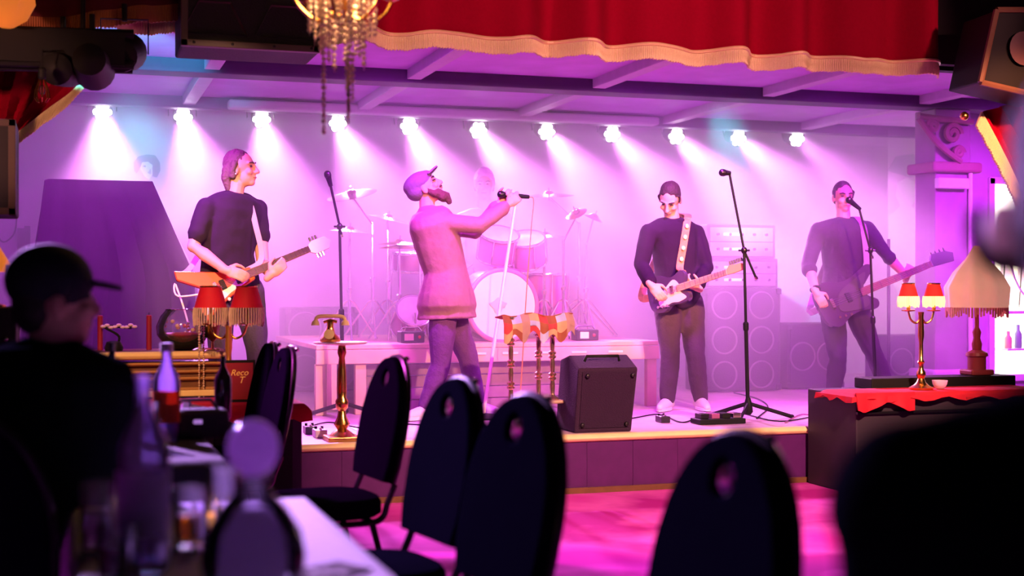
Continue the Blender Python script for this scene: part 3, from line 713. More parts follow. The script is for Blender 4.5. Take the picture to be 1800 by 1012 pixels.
def rack(label, x0, x1, Y, z0, h, n):
    t = thing('amp_head', label, 'amplifier', ((x0+x1)/2, Y+.18, z0)); c = (x0+x1)/2
    MB().bbox(x0, x1, Y, Y+.36, z0, z0+h).build('case', M_soft, t, bevel=.01)
    for i in range(n):
        za = z0+.02+(h-.04)*i/n; zb = z0+.02+(h-.04)*(i+1)/n-.008
        pn = MB().bbox(x0+.03, x1-.03, Y-.01, Y, za, zb).build('panel', mat('rack_silver', (.5, .48, .52), .35, .7), t)
        for k in range(5): MB().cyl((x0+.1+k*(x1-x0-.2)/4, Y-.01, (za+zb)/2), (x0+.1+k*(x1-x0-.2)/4, Y-.03, (za+zb)/2), .012, seg=10).build('knob', M_black, pn)
        MB().bbox(c-.18, c+.02, Y-.016, Y-.01, (za+zb)/2-.01, (za+zb)/2+.012).build('display', mat('lit_display', (.6, .8, .7), .4, emit=(.6, .9, .8), es=.5), pn)
    return t
AY = 10.85
ax0, ax1 = P(1237, 600, AY).x, P(1372, 600, AY).x
speaker_cab('tall bass speaker cabinet with round cones under the amp racks', ax0, ax1, AY, .92, rows=3)
rack('silver amp rack standing on the tall bass cabinet', ax0+.02, ax1-.02, AY+.01, SZ+.921, .26, 2)
rack('upper amp rack with bright display on the stacked amplifiers', ax0+.04, ax1-.04, AY+.02, SZ+1.182, .3, 2)
speaker_cab('low guitar cabinet beside the bass stack', P(1384, 600, AY+.1).x, P(1440, 600, AY+.1).x+.25, AY+.1, .6, rows=1)
speaker_cab('low dark amplifier behind the bassist', P(1560, 620, 10.9).x, P(1650, 620, 10.9).x, 10.9, .48, rows=1)
speaker_cab('guitar cabinet behind the singer next to the riser', P(640, 600, 12.0).x-.7, P(640, 600, 12.0).x-.05, 12.0, .75, rows=2)
# wedge shaped monitor amp at the stage front
c0, c1 = P(1008, 760, 8.12).x, P(1108, 760, 8.12).x
mo = thing('stage_monitor', 'black monitor amp with top handle standing at the stage edge', 'loudspeaker', ((c0+c1)/2, 8.3, SZ))
prof = [(0, 0), (.02, .405), (.2, .485), (.36, .45), (.36, 0)]
pts = [V((c0+(.035 if z > .3 else 0), 8.1+y, SZ+z)) for y, z in prof]+[V((c1+(.055 if z > .3 else 0), 8.1+y, SZ+z)) for y, z in prof]
MB().add(pts, [(0, 1, 2, 3, 4), (9, 8, 7, 6, 5), (0, 5, 6, 1), (1, 6, 7, 2), (2, 7, 8, 3), (3, 8, 9, 4), (4, 9, 5, 0)]).build('cabinet', mat('monitor_carpet', (.03, .006, .04), .85, bump=.4, scale=120), mo, bevel=.012)
f_ = [pts[0].lerp(pts[6], a) for a in (0, 1)]
MB().add([V((c0+.03, 8.095, SZ+.03)), V((c1-.02, 8.095, SZ+.03)), V((c1+.03, 8.112, SZ+.385)), V((c0+.06, 8.112, SZ+.385))]+[V((c0+.03, 8.12, SZ+.03)), V((c1-.02, 8.12, SZ+.03)), V((c1+.03, 8.13, SZ+.385)), V((c0+.06, 8.13, SZ+.385))], [(0, 1, 2, 3), (7, 6, 5, 4), (0, 4, 5, 1), (1, 5, 6, 2), (2, 6, 7, 3), (3, 7, 4, 0)]).build('grille', grille_mat(), mo)
for q in (V((c0+.05, 8.09, SZ+.05)), V((c1-.04, 8.09, SZ+.05)), V((c0+.09, 8.1, SZ+.36)), V((c1+.01, 8.1, SZ+.36))): MB().lathe([(.016, 0), (.012, .01), (.002, .012)], q, 10, V((0, -1, 0))).build('bolt', M_gunmetal, mo)
cm = (c0+c1)/2+.03
MB().tube([V((cm-.12, 8.2, SZ+.45)), V((cm-.11, 8.19, SZ+.482)), V((cm+.11, 8.19, SZ+.482)), V((cm+.12, 8.2, SZ+.45))], (.012, .01), 8).build('handle', M_black, mo, True)

# ================================================================== microphone stands
def mic(t, tip, tail, m=M_gunmetal):
    d_ = (tail-tip).normalized()
    MB().limb([tip+d_*.025, tip+d_*.035], [.026, .026]).build('mic_grille', M_gunmetal, t, True)
    MB().cyl(tip+d_*.05, tail, .021, .014, 12).build('mic_body', M_black, t, True)
def tripod(t, b, r=.32, m=M_black, rot=.3, z=.11):
    for k in range(3):
        an = rot+k*2*PI/3; d_ = V((math.cos(an), math.sin(an), 0))
        MB().tube([b+UP*z, b+d_*r+UP*.012], (.011, .016), 6).build('leg', m, t); MB().ell(b+d_*r+UP*.014, (.02, .02, .014)).build('rubber_foot', M_black, t)
    MB().lathe([(.02, .03), (.035, .05), (.03, .1), (.016, .15)], b, 10).build('hub', m, t, True)
def mic_stand(label, base, elbow, tip, tail, end=None, legs=True, m=M_black, name='microphone_stand', rot=.3):
    t = thing(name, label, 'mic stand', base)
    mid = base.lerp(elbow, .55)
    MB().cyl(base+UP*.03, mid, .014, seg=10).build('lower_pole', m, t, True); MB().cyl(mid, elbow, .01, seg=10).build('upper_pole', m, t, True)
    MB().lathe([(.017, -.03), (.02, -.02), (.02, .02), (.015, .03)], mid, 10, elbow-base).build('clutch', m, t)
    MB().ell(elbow, (.022, .022, .026)).build('swivel', M_gunmetal, t, True); MB().cyl(elbow-VR*.04, elbow+VR*.04, .008, seg=6).build('wing_nut', M_gunmetal, t)
    if end is not None:
        MB().tube([end, elbow, tail], .009, 8).build('boom', m, t); MB().cyl(end, end+(end-elbow).normalized()*.02, .014).build('counterweight', M_chrome, t)
    else: MB().tube([elbow, tail], .009, 8).build('boom', m, t)
    mic(t, tip, tail+(tail-tip)*.1)
    if legs: tripod(t, base, rot=rot)
    return t
b1 = PZ(1315, 736, SZ); Y1 = b1.y
mic_stand('black boom microphone stand standing alone beside the telecaster player', b1, P(1308, 440, Y1), P(1264, 303, Y1), P(1282, 304, Y1), P(1328, 486, Y1), rot=-.15)
b2 = PZ(604, 736, SZ); Y2 = b2.y
mic_stand('tall microphone stand next to the brass pedestal and V guitarist', b2, P(597, 398, Y2), P(574, 300, Y2), P(581, 325, Y2), P(600, 412, Y2))
Y3 = 9.35; b3 = P(1540, 700, Y3); b3.z = SZ
mic_stand('microphone stand in front of the bassist', b3, P(1530, 440, Y3), P(1488, 348, Y3), P(1510, 366, Y3), P(1532, 450, Y3), m=M_gunmetal)
# singer's leaning stand
SY = 9.2
sb = PZ(879, 745, SZ); sb = V((sb.x, SY, SZ))
ss = thing('microphone_stand', 'cream straight microphone stand leaning in the hands of the singer', 'mic stand', sb)
M_ivory = mat('ivory_pole', (.9, .75, .62), .35)
stp = P(907, 352, SY)
MB().cyl(sb+UP*.03, stp, .013, .011, 10).build('pole', M_ivory, ss, True)
MB().lathe([(.13, 0), (.135, .012), (.1, .03), (.02, .04)], sb, 24).build('round_base', M_black, ss, True)
mt_, ml_ = P(874, 341, SY), P(930, 346, SY)
mic(ss, mt_, ml_); MB().tube(bez([ml_, P(938, 352, SY), P(934, 400, SY), P(925, 520, SY+.02), P(918, 640, SY+.05), P(912, 730, SY)], 6), .004, 6).build('cable', mat('orange_cable', (.7, .25, .08), .6), ss)
ps = thing('pole_stand', 'thin pole stand behind the bassist by the column', 'stand', (P(1562, 600, 10.3).x, 10.3, SZ))
pp_ = P(1562, 420, 10.3); MB().cyl((pp_.x, 10.3, SZ+.03), pp_, .014).build('pole', M_gunmetal, ps); tripod(ps, V((pp_.x, 10.3, SZ)), .25)

# ================================================================== draped stack at the left
dr = thing('draped_stack', 'tall stack covered by a black cloth behind the V guitarist', 'covered stack', (P(180, 500, 10.2).x, 10.2, SZ))
DY = 9.75
tl_, tr_ = P(78, 314, DY), P(268, 314, DY); bl_, br_ = P(20, 640, DY), P(345, 640, DY)
rs = []
dep = .7
for i in range(15):
    k = i/14; z = tl_.z+(SZ+.02-tl_.z)*k; e = k**1.0
    xl = tl_.x+(P(28, 640, DY).x-tl_.x)*e; xr = tr_.x+(P(350, 560, DY).x-tr_.x)*(min(1, k/.4)*.82+.18*k)
    y0 = DY-.12*k; y1 = DY+dep+.15*k; ring = []
    n = 26
    per = [(u/n, 0) for u in range(n)]+[(1, u/10) for u in range(10)]+[(1-u/n, 1) for u in range(n)]+[(0, 1-u/10) for u in range(10)]
    for m_, (a, b) in enumerate(per):
        x = xl+(xr-xl)*a; y = y0+(y1-y0)*b
        f = (.06*k*math.sin(m_*.95)+.03*k*math.sin(m_*2.3+1)) if i > 0 else 0
        nx, ny = (0, -1) if b == 0 else (1, 0) if a == 1 else (0, 1) if b == 1 else (-1, 0)
        ring.append(V((x+nx*f, y+ny*f, z-(.012 if i == 0 and (m_ % 36 == 0) else 0))))
    rs.append(ring)
MB().rings(rs).build('cloth', mat('black_drape', (.022, .012, .024), .8, bump=.1, sheen=.2), dr, True)
pv = [thing('power_box', 'small black power box on the wall beside the draped stack', 'box', P(40, 425, 12.8))]
MB().box(P(38, 425, 12.8), (.07, .08, .24)).build('case', M_gunmetal, pv[0]); MB().box(P(48, 415, 12.8), (.05, .06, .18)).build('socket', M_gunmetal, pv[0])
MB().tube(bez([P(30, 375, 12.84), P(25, 410, 12.84), P(5, 425, 12.84), P(-8, 405, 12.84)], 6), .007, 6).build('cable', M_black, pv[0])
# ================================================================== antique organ cabinet with gilt edge (stage left front)
og = thing('antique_cabinet', 'carved wooden cabinet with gilt top edge at the stage front corner', 'cabinet', (.42, 8.25, SZ))
ox0, ox1, oy0, oy1 = .02, .86, 8.05, 8.5
MB().bbox(ox0, ox1, oy0, oy1, SZ, .84).build('body', M_dkwood, og, bevel=.006)
MB().tube([(ox0-.03, oy0-.02, .895), (ox1+.02, oy0-.02, .895)], (.03, .024), 10).build('gilt_edge', M_gold, og, True)
MB().bbox(ox0-.03, ox1+.02, oy0, oy1, .87, .915).build('top', M_dkwood, og)
for z, d_ in ((.845, .025), (.8, .012), (.76, .02), (.7, .012)): MB().tube([(ox0, oy0-d_/2, z), (ox1, oy0-d_/2, z)], (.014+d_*.4, .01), 8).build('moulding', mat('old_gilt', (.5, .26, .12), .5), og, True)
MB().bbox(ox0, ox1-.04, oy0-.06, oy0, .66, .695).build('ledge', M_gold, og, bevel=.006)
for x in (.15, .43, .7):
    MB().bbox(x-.11, x+.11, oy0-.012, oy0, .46, .63).build('panel', M_dkwood, og, bevel=.01)
# black side boxes in front of the stage, with red cloths
def cloth_top(x0, x1, y0, y1, z, drop, name, parent, m, seed=0, ruffle=.02):
    rs = []
    per = [(u/24, 0) for u in range(24)]+[(1, u/10) for u in range(10)]+[(1-u/24, 1) for u in range(24)]+[(0, 1-u/10) for u in range(10)]
    for i, (ins, zz) in enumerate(((.02, z+.008), (0, z+.006), (-.012, z-.01), (-.02, z-drop*.5), (-.022, z-drop))):
        ring = []
        for q, (a, b) in enumerate(per):
            x = x0+(x1-x0)*a; y = y0+(y1-y0)*b; f = ruffle*math.sin(q*1.25+seed)*(1 if i > 2 else .2)*(i-1 if i > 1 else 0)*.5
            nx = -1 if a == 0 else 1 if a == 1 else 0; ny = -1 if b == 0 else 1 if b == 1 else 0
            zz2 = zz-(.03*math.sin(q*.7+seed)**2 if i == 4 else 0)
            ring.append(V((x-(x-(x0+x1)/2)*ins+nx*(-ins if ins < 0 else 0)+nx*abs(f), y-(y-(y0+y1)/2)*ins+ny*(-ins if ins < 0 else 0)+ny*abs(f), zz2)))
        rs.append(ring)
    return MB().rings(rs).build(name, m, parent, True)
lb = thing('side_cabinet', 'black floor cabinet under a red cloth at the left of the stage', 'cabinet', (1.0, 7.6, 0))
lx0, lx1 = .35, P(531, 760, 7.35).x
MB().bbox(lx0, lx1, 7.35, 7.88, 0, .65).build('body', mat('box_black', (.03, .02, .035), .6), lb, bevel=.008)
MB().bbox(lx0+.05, lx1-.5, 7.335, 7.35, .06, .58).build('door', M_black, lb, bevel=.006); MB().bbox(lx1-.47, lx1-.05, 7.335, 7.35, .06, .58).build('door', M_black, lb, bevel=.006)
lc = cloth_top(lx0-.01, lx1+.01, 7.33, 7.9, .652, .06, 'red_tablecloth', None, M_redcloth, 1, .012); tag(lc, 'red cloth over the left black floor cabinet under the sign', 'tablecloth')
rb = thing('side_cabinet', 'long black cabinet at the right of the stage under twin lamps', 'cabinet', (5.4, 7.6, 0))
rx0, rx1 = P(1497, 700, 7.4).x, P(1772, 690, 7.8).x
MB().bbox(rx0, rx1, 7.35, 7.93, 0, .62).build('body', mat('box_black', (.03, .02, .035), .6), rb, bevel=.008)
MB().bbox(rx0+.35, rx1, 7.72, 7.93, .62, .69).build('raised_ledge', M_black, rb, bevel=.006)
MB().bbox(rx0, rx1, 7.33, 7.35, .5, .515).build('trim', M_gunmetal, rb)
rc = cloth_top(rx0-.015, rx1-.05, 7.33, 7.7, .622, .02, 'red_runner', None, M_redcloth, 2, .01); tag(rc, 'red cloth spread over the right black cabinet under the twin lamps', 'tablecloth')
rs = []
for i in range(7):
    k = i/6; ring = []
    for j in range(15):
        u = j/14; ring.append(V((rx0-.03+.42*u, 7.3-.02*math.sin(u*17+1)*k-.012*k, .635-.12*k*(.75+.25*math.sin(u*8+.5)))))
    rs.append(ring+[q+V((0, .012, .002)) for q in reversed(ring)])
MB().rings(rs).build('hanging_fold', M_redcloth, rc, True)
sc_ = thing('crystal_bowl', 'small cut crystal bowl at the foot of the right twin lamp', 'bowl', P(1652, 650, 7.55))
MB().lathe([(.02, 0), (.03, .004), (.045, .03), (.05, .055), (.046, .055), (.04, .03), (.005, .01)], V((P(1652, 650, 7.5).x, 7.5, .632)), 16).build('bowl', M_crystal, sc_, True)
MB().lathe([(.02, .0), (.022, .003), (.004, .006)], V((P(1652, 650, 7.5).x, 7.5, .6315)), 12).build('foot', M_crystal, sc_, True)

# ================================================================== twin-shade lamps
def twin_lamp(label, base, h, span, sr, lit, name='twin_lamp', dirv=None):
    t = thing(name, label, 'lamp', base); a = (dirv or VR).normalized(); top = base+UP*h
    MB().lathe([(.075, 0), (.078, .012), (.05, .025), (.03, .045), (.02, .07), (.03, .09), (.028, .11), (.016, .13), (.014, .16), (.024, .175), (.014, .19), (.013, h*.6), (.02, h*.7), (.016, h*.95), (.02, h)], base, 18).build('stem', M_brass if lit else mat('orange_brass', (.9, .42, .12), .35, .8), t, True)
    red = mat('lit_red_shade', (.6, .02, .02), .8, emit=(1, .03, .02), es=.28) if lit else mat('red_shade', (.7, .008, .05), .7)
    frm = mat('lit_fringe', (.95, .75, .5), .8, emit=(1, .5, .2), es=1.1) if lit else mat('lace_fringe', (.85, .6, .58), .85, var=.3, scale=60)
    for s_ in (-1, 1):
        e = top+a*s_*span
        MB().tube(bez([top-UP*.03, top+a*s_*span*.35-UP*.07, top+a*s_*span*.8-UP*.05, e+UP*.0], 6), .007, 8).build('arm', M_brass, t, True)
        MB().lathe([(.005, 0), (.042, .006), (.044, .012), (.012, .014), (.011, .09), (.004, .1)], e, 14).build('candle_cup', M_brass, t, True)
        zb = .1
        sh_ = MB().lathe([(sr*.62, zb+sr*1.3), (sr*.82, zb+sr*.65), (sr, zb), (sr*.985, zb), (sr*.8, zb+sr*.65), (sr*.6, zb+sr*1.3)], e, 20, wob=lambda i, an: .025*math.sin(8*an)).build('lamp_shade', red, t, True)
        MB().tube([e+V((sr*.62*math.cos(k*PI/10), sr*.62*math.sin(k*PI/10), zb+sr*1.3)) for k in range(21)], .005, 6).build('top_ring', M_brass, sh_)
        fr_ = MB(); n = 40
        for k in range(n):
            an = 2*PI*k/n; q = e+V((sr*1.02*math.cos(an), sr*1.02*math.sin(an), zb)); L = sr*(1.05+.1*math.sin(k*1.3)+.08*math.sin(k*PI/5))
            fr_.tube([q, q-UP*L*.5+V((math.cos(an), math.sin(an), 0))*.004, q-UP*L], (.0062, .004), 5)
        fr_.build('bead_fringe', frm, sh_)
        if lit:
            MB().ell(e+UP*(zb+.03), (.018, .018, .03)).build('bulb', mat('lit_bulb', (1, .8, .5), .4, emit=(1, .55, .2), es=40), t, True)
            pl = bpy.data.lights.new('bulb_light', 'POINT'); pl.energy = 5; pl.color = (1, .45, .18); pl.shadow_soft_size = .03
            po = bpy.data.objects.new('bulb_light', pl); COL.objects.link(po); po.location = e+UP*(zb+.07)-base; po.parent = t
    return t
rl = P(1619, 654, 7.5); rl.z = .632
ts = P(1619, 548, 7.5).z-.632
twin_lamp('lit brass lamp with two glowing red fringed shades on the right cabinet', rl, ts, .081, .062, True)
lp = P(402, 620, 7.7); lp.z = .662
twin_lamp('unlit brass lamp with two red shades and lace fringe beside the V guitar', lp, P(402, 572, 7.7).z-.662, .1, .09, False)
# big fringed shade lamp
bl2 = V((P(1717, 655, 7.82).x, 7.82, .692))
tl2 = thing('fringed_table_lamp', 'large table lamp with pointed beige scalloped silk shade on carved post', 'lamp', bl2)
H = P(1717, 545, 7.82).z-.692
MB().bbox(bl2.x-.09, bl2.x+.09, 7.75, 7.89, .692, .73).build('plinth', mat('carved_red', (.35, .06, .08), .4), tl2, bevel=.01)
MB().lathe([(.06, .035), (.06, .12), (.075, .13), (.07, .15), (.03, .17), (.035, .21), (.022, .25), (.03, .29), (.015, .32), (.012, H+.1)], bl2, 16).build('post', mat('carved_red', (.35, .06, .08), .4), tl2, True)
zt = P(1717, 432, 7.82).z-.692; zs = P(1717, 505, 7.82).z-.692; zb = P(1717, 540, 7.82).z-.692
def sc_w(i, an): return .06*math.cos(8*an) if i > 1 else .02*math.cos(8*an)
silk = mat('beige_silk', (.8, .5, .4), .7, var=.15, emit=(1, .42, .3), es=.4)
sh_ = MB().lathe([(.02, zt), (.075, zt-.09), (.15, zt-.18), (.205, zs), (.2, zs-.06), (.195, zb), (.19, zb), (.196, zs), (.14, zt-.19), (.01, zt-.02)], bl2, 48, wob=sc_w).build('lamp_shade', silk, tl2, True)
fr_ = MB()
for k in range(64):
    an = 2*PI*k/64; q = bl2+V((.198*math.cos(an), .198*math.sin(an), zb)); fr_.tube([q, q-UP*(.045+.025*math.cos(8*an))], (.011, .004), 5)
fr_.build('silk_fringe', mat('silk_fringe', (.75, .4, .3), .8), sh_)
# ================================================================== brass pedestal with gilt telephone
pb = V((P(601, 772, 8.15).x, 8.15, SZ)); pt = P(601, 604, 8.15).z
pe = thing('brass_pedestal', 'slender brass pedestal table at the stage edge under the telephone', 'pedestal table', pb); h_ = pt-SZ
MB().box(pb+UP*.015, (.2, .2, .03)).build('plinth', M_brass, pe, bevel=.006)
MB().lathe([(.08, .03), (.06, .05), (.03, .07), (.05, .1), (.03, .14), (.022, .18), (.038, .2), (.04, .24), (.026, .26), (.03, .3), (.026, .42), (.018, .5), (.028, .53), (.02, h_)], pb, 16).build('column', M_brass, pe, True)
MB().lathe([(.02, h_-.01), (.15, h_-.002), (.165, h_+.006), (.16, h_+.012), (.02, h_+.006)], pb-VR*.01, 24).build('tray', mat('tray_rose', (.75, .5, .42), .4, .4), pe, True)
te = thing('antique_telephone', 'gilt antique telephone on the brass pedestal tray', 'telephone', pb+UP*(h_+.012)); tb = pb+UP*(h_+.012)-VR*.07
MB().lathe([(.06, 0), (.062, .015), (.05, .03), (.03, .05), (.02, .09), (.02, .12)], tb, 14).build('base', M_brass, te, True)
MB().lathe([(.03, 0), (.032, .008), (.006, .01)], tb+VC*.045+UP*.045, 14, VC+UP*.4).build('dial', M_gold, te, True)
MB().tube([tb+VR*-.04+UP*.12, tb+UP*.13, tb+VR*.04+UP*.12], .01, 8).build('cradle', M_brass, te, True)
MB().tube(bez([tb-VR*.09+UP*.115, tb-VR*.075+UP*.15, tb+UP*.155, tb+VR*.075+UP*.15, tb+VR*.09+UP*.115], 6), .012, 8).build('handset', M_gold, te, True)
for s_ in (-1, 1): MB().lathe([(.012, .03), (.022, .02), (.026, 0), (.005, .004)], tb+VR*s_*.09+UP*.1, 12).build('ear_cup', M_gold, te, True)
# ================================================================== candlesticks with patchwork scarf
CY = 8.42
pz = P(965, 705, CY).z
pl_ = thing('pedestal_plate', 'low round marble plate on a crystal foot at the stage front', 'stand', (P(965, 705, CY).x, CY, SZ)); pc = V((P(965, 705, CY).x, CY, SZ))
MB().lathe([(.05, 0), (.052, .012), (.02, .03), (.028, .06), (.014, .08), (.026, .11), (.014, .13), (.02, pz-SZ)], pc, 14).build('foot', M_crystal, pl_, True)
MB().lathe([(.02, pz-SZ-.012), (.11, pz-SZ-.008), (.118, pz-SZ), (.11, pz-SZ+.012), (.01, pz-SZ+.012)], pc, 28).build('plate', M_pine, pl_, True)
def candlestick(label, base, h):
    t = thing('tall_candlestick', label, 'candlestick', base, None)
    pr = [(.045, 0), (.046, .01), (.02, .025)]
    z = .04
    while z < h-.06:
        pr += [(.014, z), (.017, z+.05), (.014, z+.085), (.026, z+.095), (.026, z+.105), (.016, z+.112), (.026, z+.12), (.026, z+.13)]; z += .14
    pr += [(.014, h-.03), (.035, h-.01), (.035, h)]
    MB().lathe(pr, base, 14).build('stem', mat('rose_brass', (.85, .5, .42), .18, .9), t, True)
    MB().lathe([(.012, h), (.012, h+.06), (.003, h+.062)], base, 10).build('candle', M_ivory, t, True)
    return t
ct = P(930, 575, CY).z
c1_ = V((P(898, 740, CY-.06).x, CY-.06, SZ)); candlestick('tall candlestick standing on the stage floor by the cream mic stand', c1_, ct-SZ)
c2_ = pc+UP*(pz-SZ+.013)-VR*.055+V((0, .04, 0)); candlestick('candlestick on the round plate with pale pink rings', c2_, ct-c2_.z)
c3_ = pc+UP*(pz-SZ+.013)+VR*.012+V((0, -.03, 0)); candlestick('candlestick on the round plate next to the monitor amp', c3_, ct-c3_.z)
sf = thing('patchwork_scarf', 'patchwork scarf draped over the candlestick tops', 'scarf', V((P(940, 575, CY).x, CY, ct)))
pcs = [mat('patch_rust', (.36, .1, .06), .8), mat('patch_gold', (.6, .4, .24), .8), mat('patch_lilac', (.5, .5, .9), .8), mat('patch_red', (.6, .06, .08), .8), mat('patch_rose', (.45, .25, .27), .8)]
def scarf_z(u, v): return ct+.07-.05*v-.02*math.sin(u*9)-(.1*max(0, v-.35))-(.05 if u > .93 or u < .07 else 0)
nU, nV = 8, 3
for iu in range(nU):
    for iv in range(nV):
        g = []
        for k in range(5):
            for q in range(4):
                u = (iu+k/4)/nU; v = (iv+q/3)/nV
                base = P(878+124*u, 575, CY-.02); an = 2*PI*0
                hang = .15*v+.035*v*math.sin(u*24+1)*(1 if v > .6 else 0)
                g.append(V((base.x, CY-.07-.05*math.sin(min(1, v*2)*PI/2)-.012*math.sin(u*30), ct+.085-hang-.012*math.sin(u*12))))
        n = len(g); vs_ = g+[q+V((0, .006, 0)) for q in g]; fs = []
        for k in range(4):
            for q in range(3):
                a = k*4+q; f = (a, a+1, a+5, a+4); fs += [f, tuple(x+n for x in reversed(f))]
        MB().add(vs_, fs).build('patch', pcs[(iu*2+iv*3+iu*iv) % 5], sf, True)
mt2 = MB(); rs = []
for v in (0, .5, 1): rs.append([V((P(880+120*u/10, 575, CY).x, CY-.075+.2*v, ct+.086-.012*math.sin(u*1.2)-.02*v)) for u in range(11)])
MB().rings([r+[q-UP*.006 for q in reversed(r)] for r in rs]).build('top_cloth', pcs[0], sf, True)

# ================================================================== small things on the stage floor
def pedal(label, px, py, col, s=1, group=None):
    c = PZ(px, py, SZ); t = thing('effects_pedal', label, 'effects pedal', c)
    MB().box(c+UP*.025*s, (.075*s, .12*s, .05*s)).build('case', mat('pedal_'+str(px), col, .35, .4), t, bevel=.006)
    for k in (-1, 1): MB().cyl(c+V((k*.02*s, .03*s, .05*s)), c+V((k*.02*s, .03*s, .065*s)), .009*s, seg=8).build('knob', M_black, t)
    MB().cyl(c+V((0, -.03*s, .05*s)), c+V((0, -.03*s, .06*s)), .01*s, seg=8).build('switch', M_chrome, t)
pedal('orange effects pedal by the right black cabinet', 1470, 738, (.8, .25, .05)); pedal('dark effects pedal beside the orange pedal', 1500, 742, (.05, .05, .07))
pedal('silver effects pedal at the bassist feet', 1452, 716, (.6, .6, .65), 1.2); pedal('violet effects pedal behind the silver one', 1478, 712, (.4, .3, .6), 1.1)
pedal('black effects pedal by the brass pedestal', 545, 762, (.04, .04, .05)); pedal('pale effects pedal next to the brass pedestal base', 562, 768, (.7, .65, .7))
pedal('red switch pedal beside the monitor amp', 1003, 752, (.7, .03, .05), .9); pedal('small black pedal near the telecaster player', 1165, 742, (.05, .04, .06), .9)
pb2 = PZ(1262, 744, SZ); pbo = thing('pedalboard', 'long black pedalboard on the floor before the telecaster player', 'pedalboard', pb2)
MB().box(pb2+UP*.02, (.34, .16, .035)).build('board', M_black, pbo, bevel=.005)
for k in range(4): MB().box(pb2+V((-.12+.08*k, 0, .055)), (.06, .1, .035)).build('pedal', [M_gunmetal, M_drumwrap, M_black, M_chrome][k], pbo, bevel=.004)
def cable(label, pts, m=M_black, r=.005):
    o = MB().tube(bez([PZ(x, y, SZ+.007) for x, y in pts], 8), r, 6).build('stage_cable', m, None, True); tag(o, label, 'cable')
cable('black cable curling past the telecaster player shoes', [(1110, 735), (1160, 728), (1200, 742), (1240, 728), (1300, 726), (1370, 740), (1450, 728)])
cable('thin cable from the lone mic stand to the cabinets', [(1330, 735), (1350, 715), (1330, 700), (1290, 690)])
cable('loose violet cable by the bassist pedals', [(1380, 742), (1410, 728), (1440, 735), (1425, 745), (1460, 744), (1485, 738)], M_drumwrap)
cable('black cable behind the brass pedestal', [(540, 750), (580, 742), (640, 752), (700, 745), (760, 748)])
pp = thing('set_list', 'white paper set list lying near the stage edge', 'paper', PZ(640, 752, SZ)); c = PZ(645, 752, SZ+.002)
MB().box(c, (.2, .26, .002)).build('sheet', M_white, pp)
hb = thing('clothes_hook_bag', 'pale cloth hanging under the riser beside the brass pedestal', 'cloth', P(585, 660, 9.7))
MB().rings([[P(x, y, 9.72)+V((0, dy, 0)) for x, dy in ((575, 0), (582, -.02), (592, 0), (592, .02), (575, .02))] for y in (640, 660, 690, 720)]).build('cloth', M_pine, hb, True)
sp2 = thing('cabinet_sign', 'dark red sign with gold lettering standing on the left cabinet', 'sign', V((P(415, 690, 7.5).x, 7.5, .66)))
a, b = P(388, 690, 7.5), P(449, 632, 7.5); a.z = .662
MB().box(((a.x+b.x)/2, 7.5, (a.z+b.z)/2), (b.x-a.x, .02, b.z-a.z)).build('frame', M_black, sp2, bevel=.004)
MB().box(((a.x+b.x)/2, 7.488, (a.z+b.z)/2), (b.x-a.x-.03, .006, b.z-a.z-.03)).build('panel', mat('sign_red', (.3, .01, .04), .6), sp2)
def text(s, size, loc, m, parent, shear=0):
    cu = bpy.data.curves.new('lettering', 'FONT'); cu.body = s; cu.size = size; cu.extrude = .001; cu.shear = shear
    o = bpy.data.objects.new('lettering', cu); COL.objects.link(o); o.rotation_euler = (PI/2, 0, 0)
    o.location = loc; dg = bpy.context.evaluated_depsgraph_get(); dg.update()
    me = bpy.data.meshes.new_from_object(o.evaluated_get(dg)); me.materials.clear(); me.materials.append(m)
    me.transform(Matrix.Rotation(PI/2, 4, 'X')); bpy.data.objects.remove(o)
    q = bpy.data.objects.new('lettering', me); COL.objects.link(q); q.parent = parent; q.location = V(loc)-parent_origin(parent); return q
M_let = mat('gold_lettering', (.95, .55, .15), .5, emit=(1, .45, .1), es=.15)
q = P(405, 660, 7.48); text('Reco', .046, (q.x, 7.483, q.z), M_let, sp2, .3)
q = P(419, 673, 7.48); text('T', .05, (q.x, 7.483, q.z), M_let, sp2, .3)

# ================================================================== glass bowl and curios on the antique cabinet
def obj1(name, label, cat, mb, m, smooth=True, loc=None, group=None):
    t = thing(name, label, cat, loc); return t
gb = V((P(322, 612, 8.2).x, 8.2, .917)); tb_ = thing('glass_fish_bowl', 'round clear glass bowl with red filling on the antique cabinet', 'bowl', gb)
MB().lathe([(.05, 0), (.1, .02), (.15, .09), (.155, .14), (.13, .2), (.1, .235), (.105, .24), (.096, .236), (.125, .2), (.148, .14), (.144, .09), (.095, .026), (.01, .008)], gb, 28).build('bowl', M_glass, tb_, True)
MB().lathe([(.02, .012), (.09, .028), (.135, .09), (.12, .1), (.02, .105)], gb, 24).build('filling', mat('red_petals', (.5, .01, .05), .5, bump=1, scale=50), tb_, True)
for k in range(14):
    a = k*2.4; r = .03+.008*k; q = gb+V((r*math.cos(a), r*math.sin(a), .12+.012*(k % 5)))
    MB().ell(q, (.012, .012, .012), seg=8, rg=6).build('bauble', [M_chrome, M_gold, M_redcloth][k % 3], tb_, True)
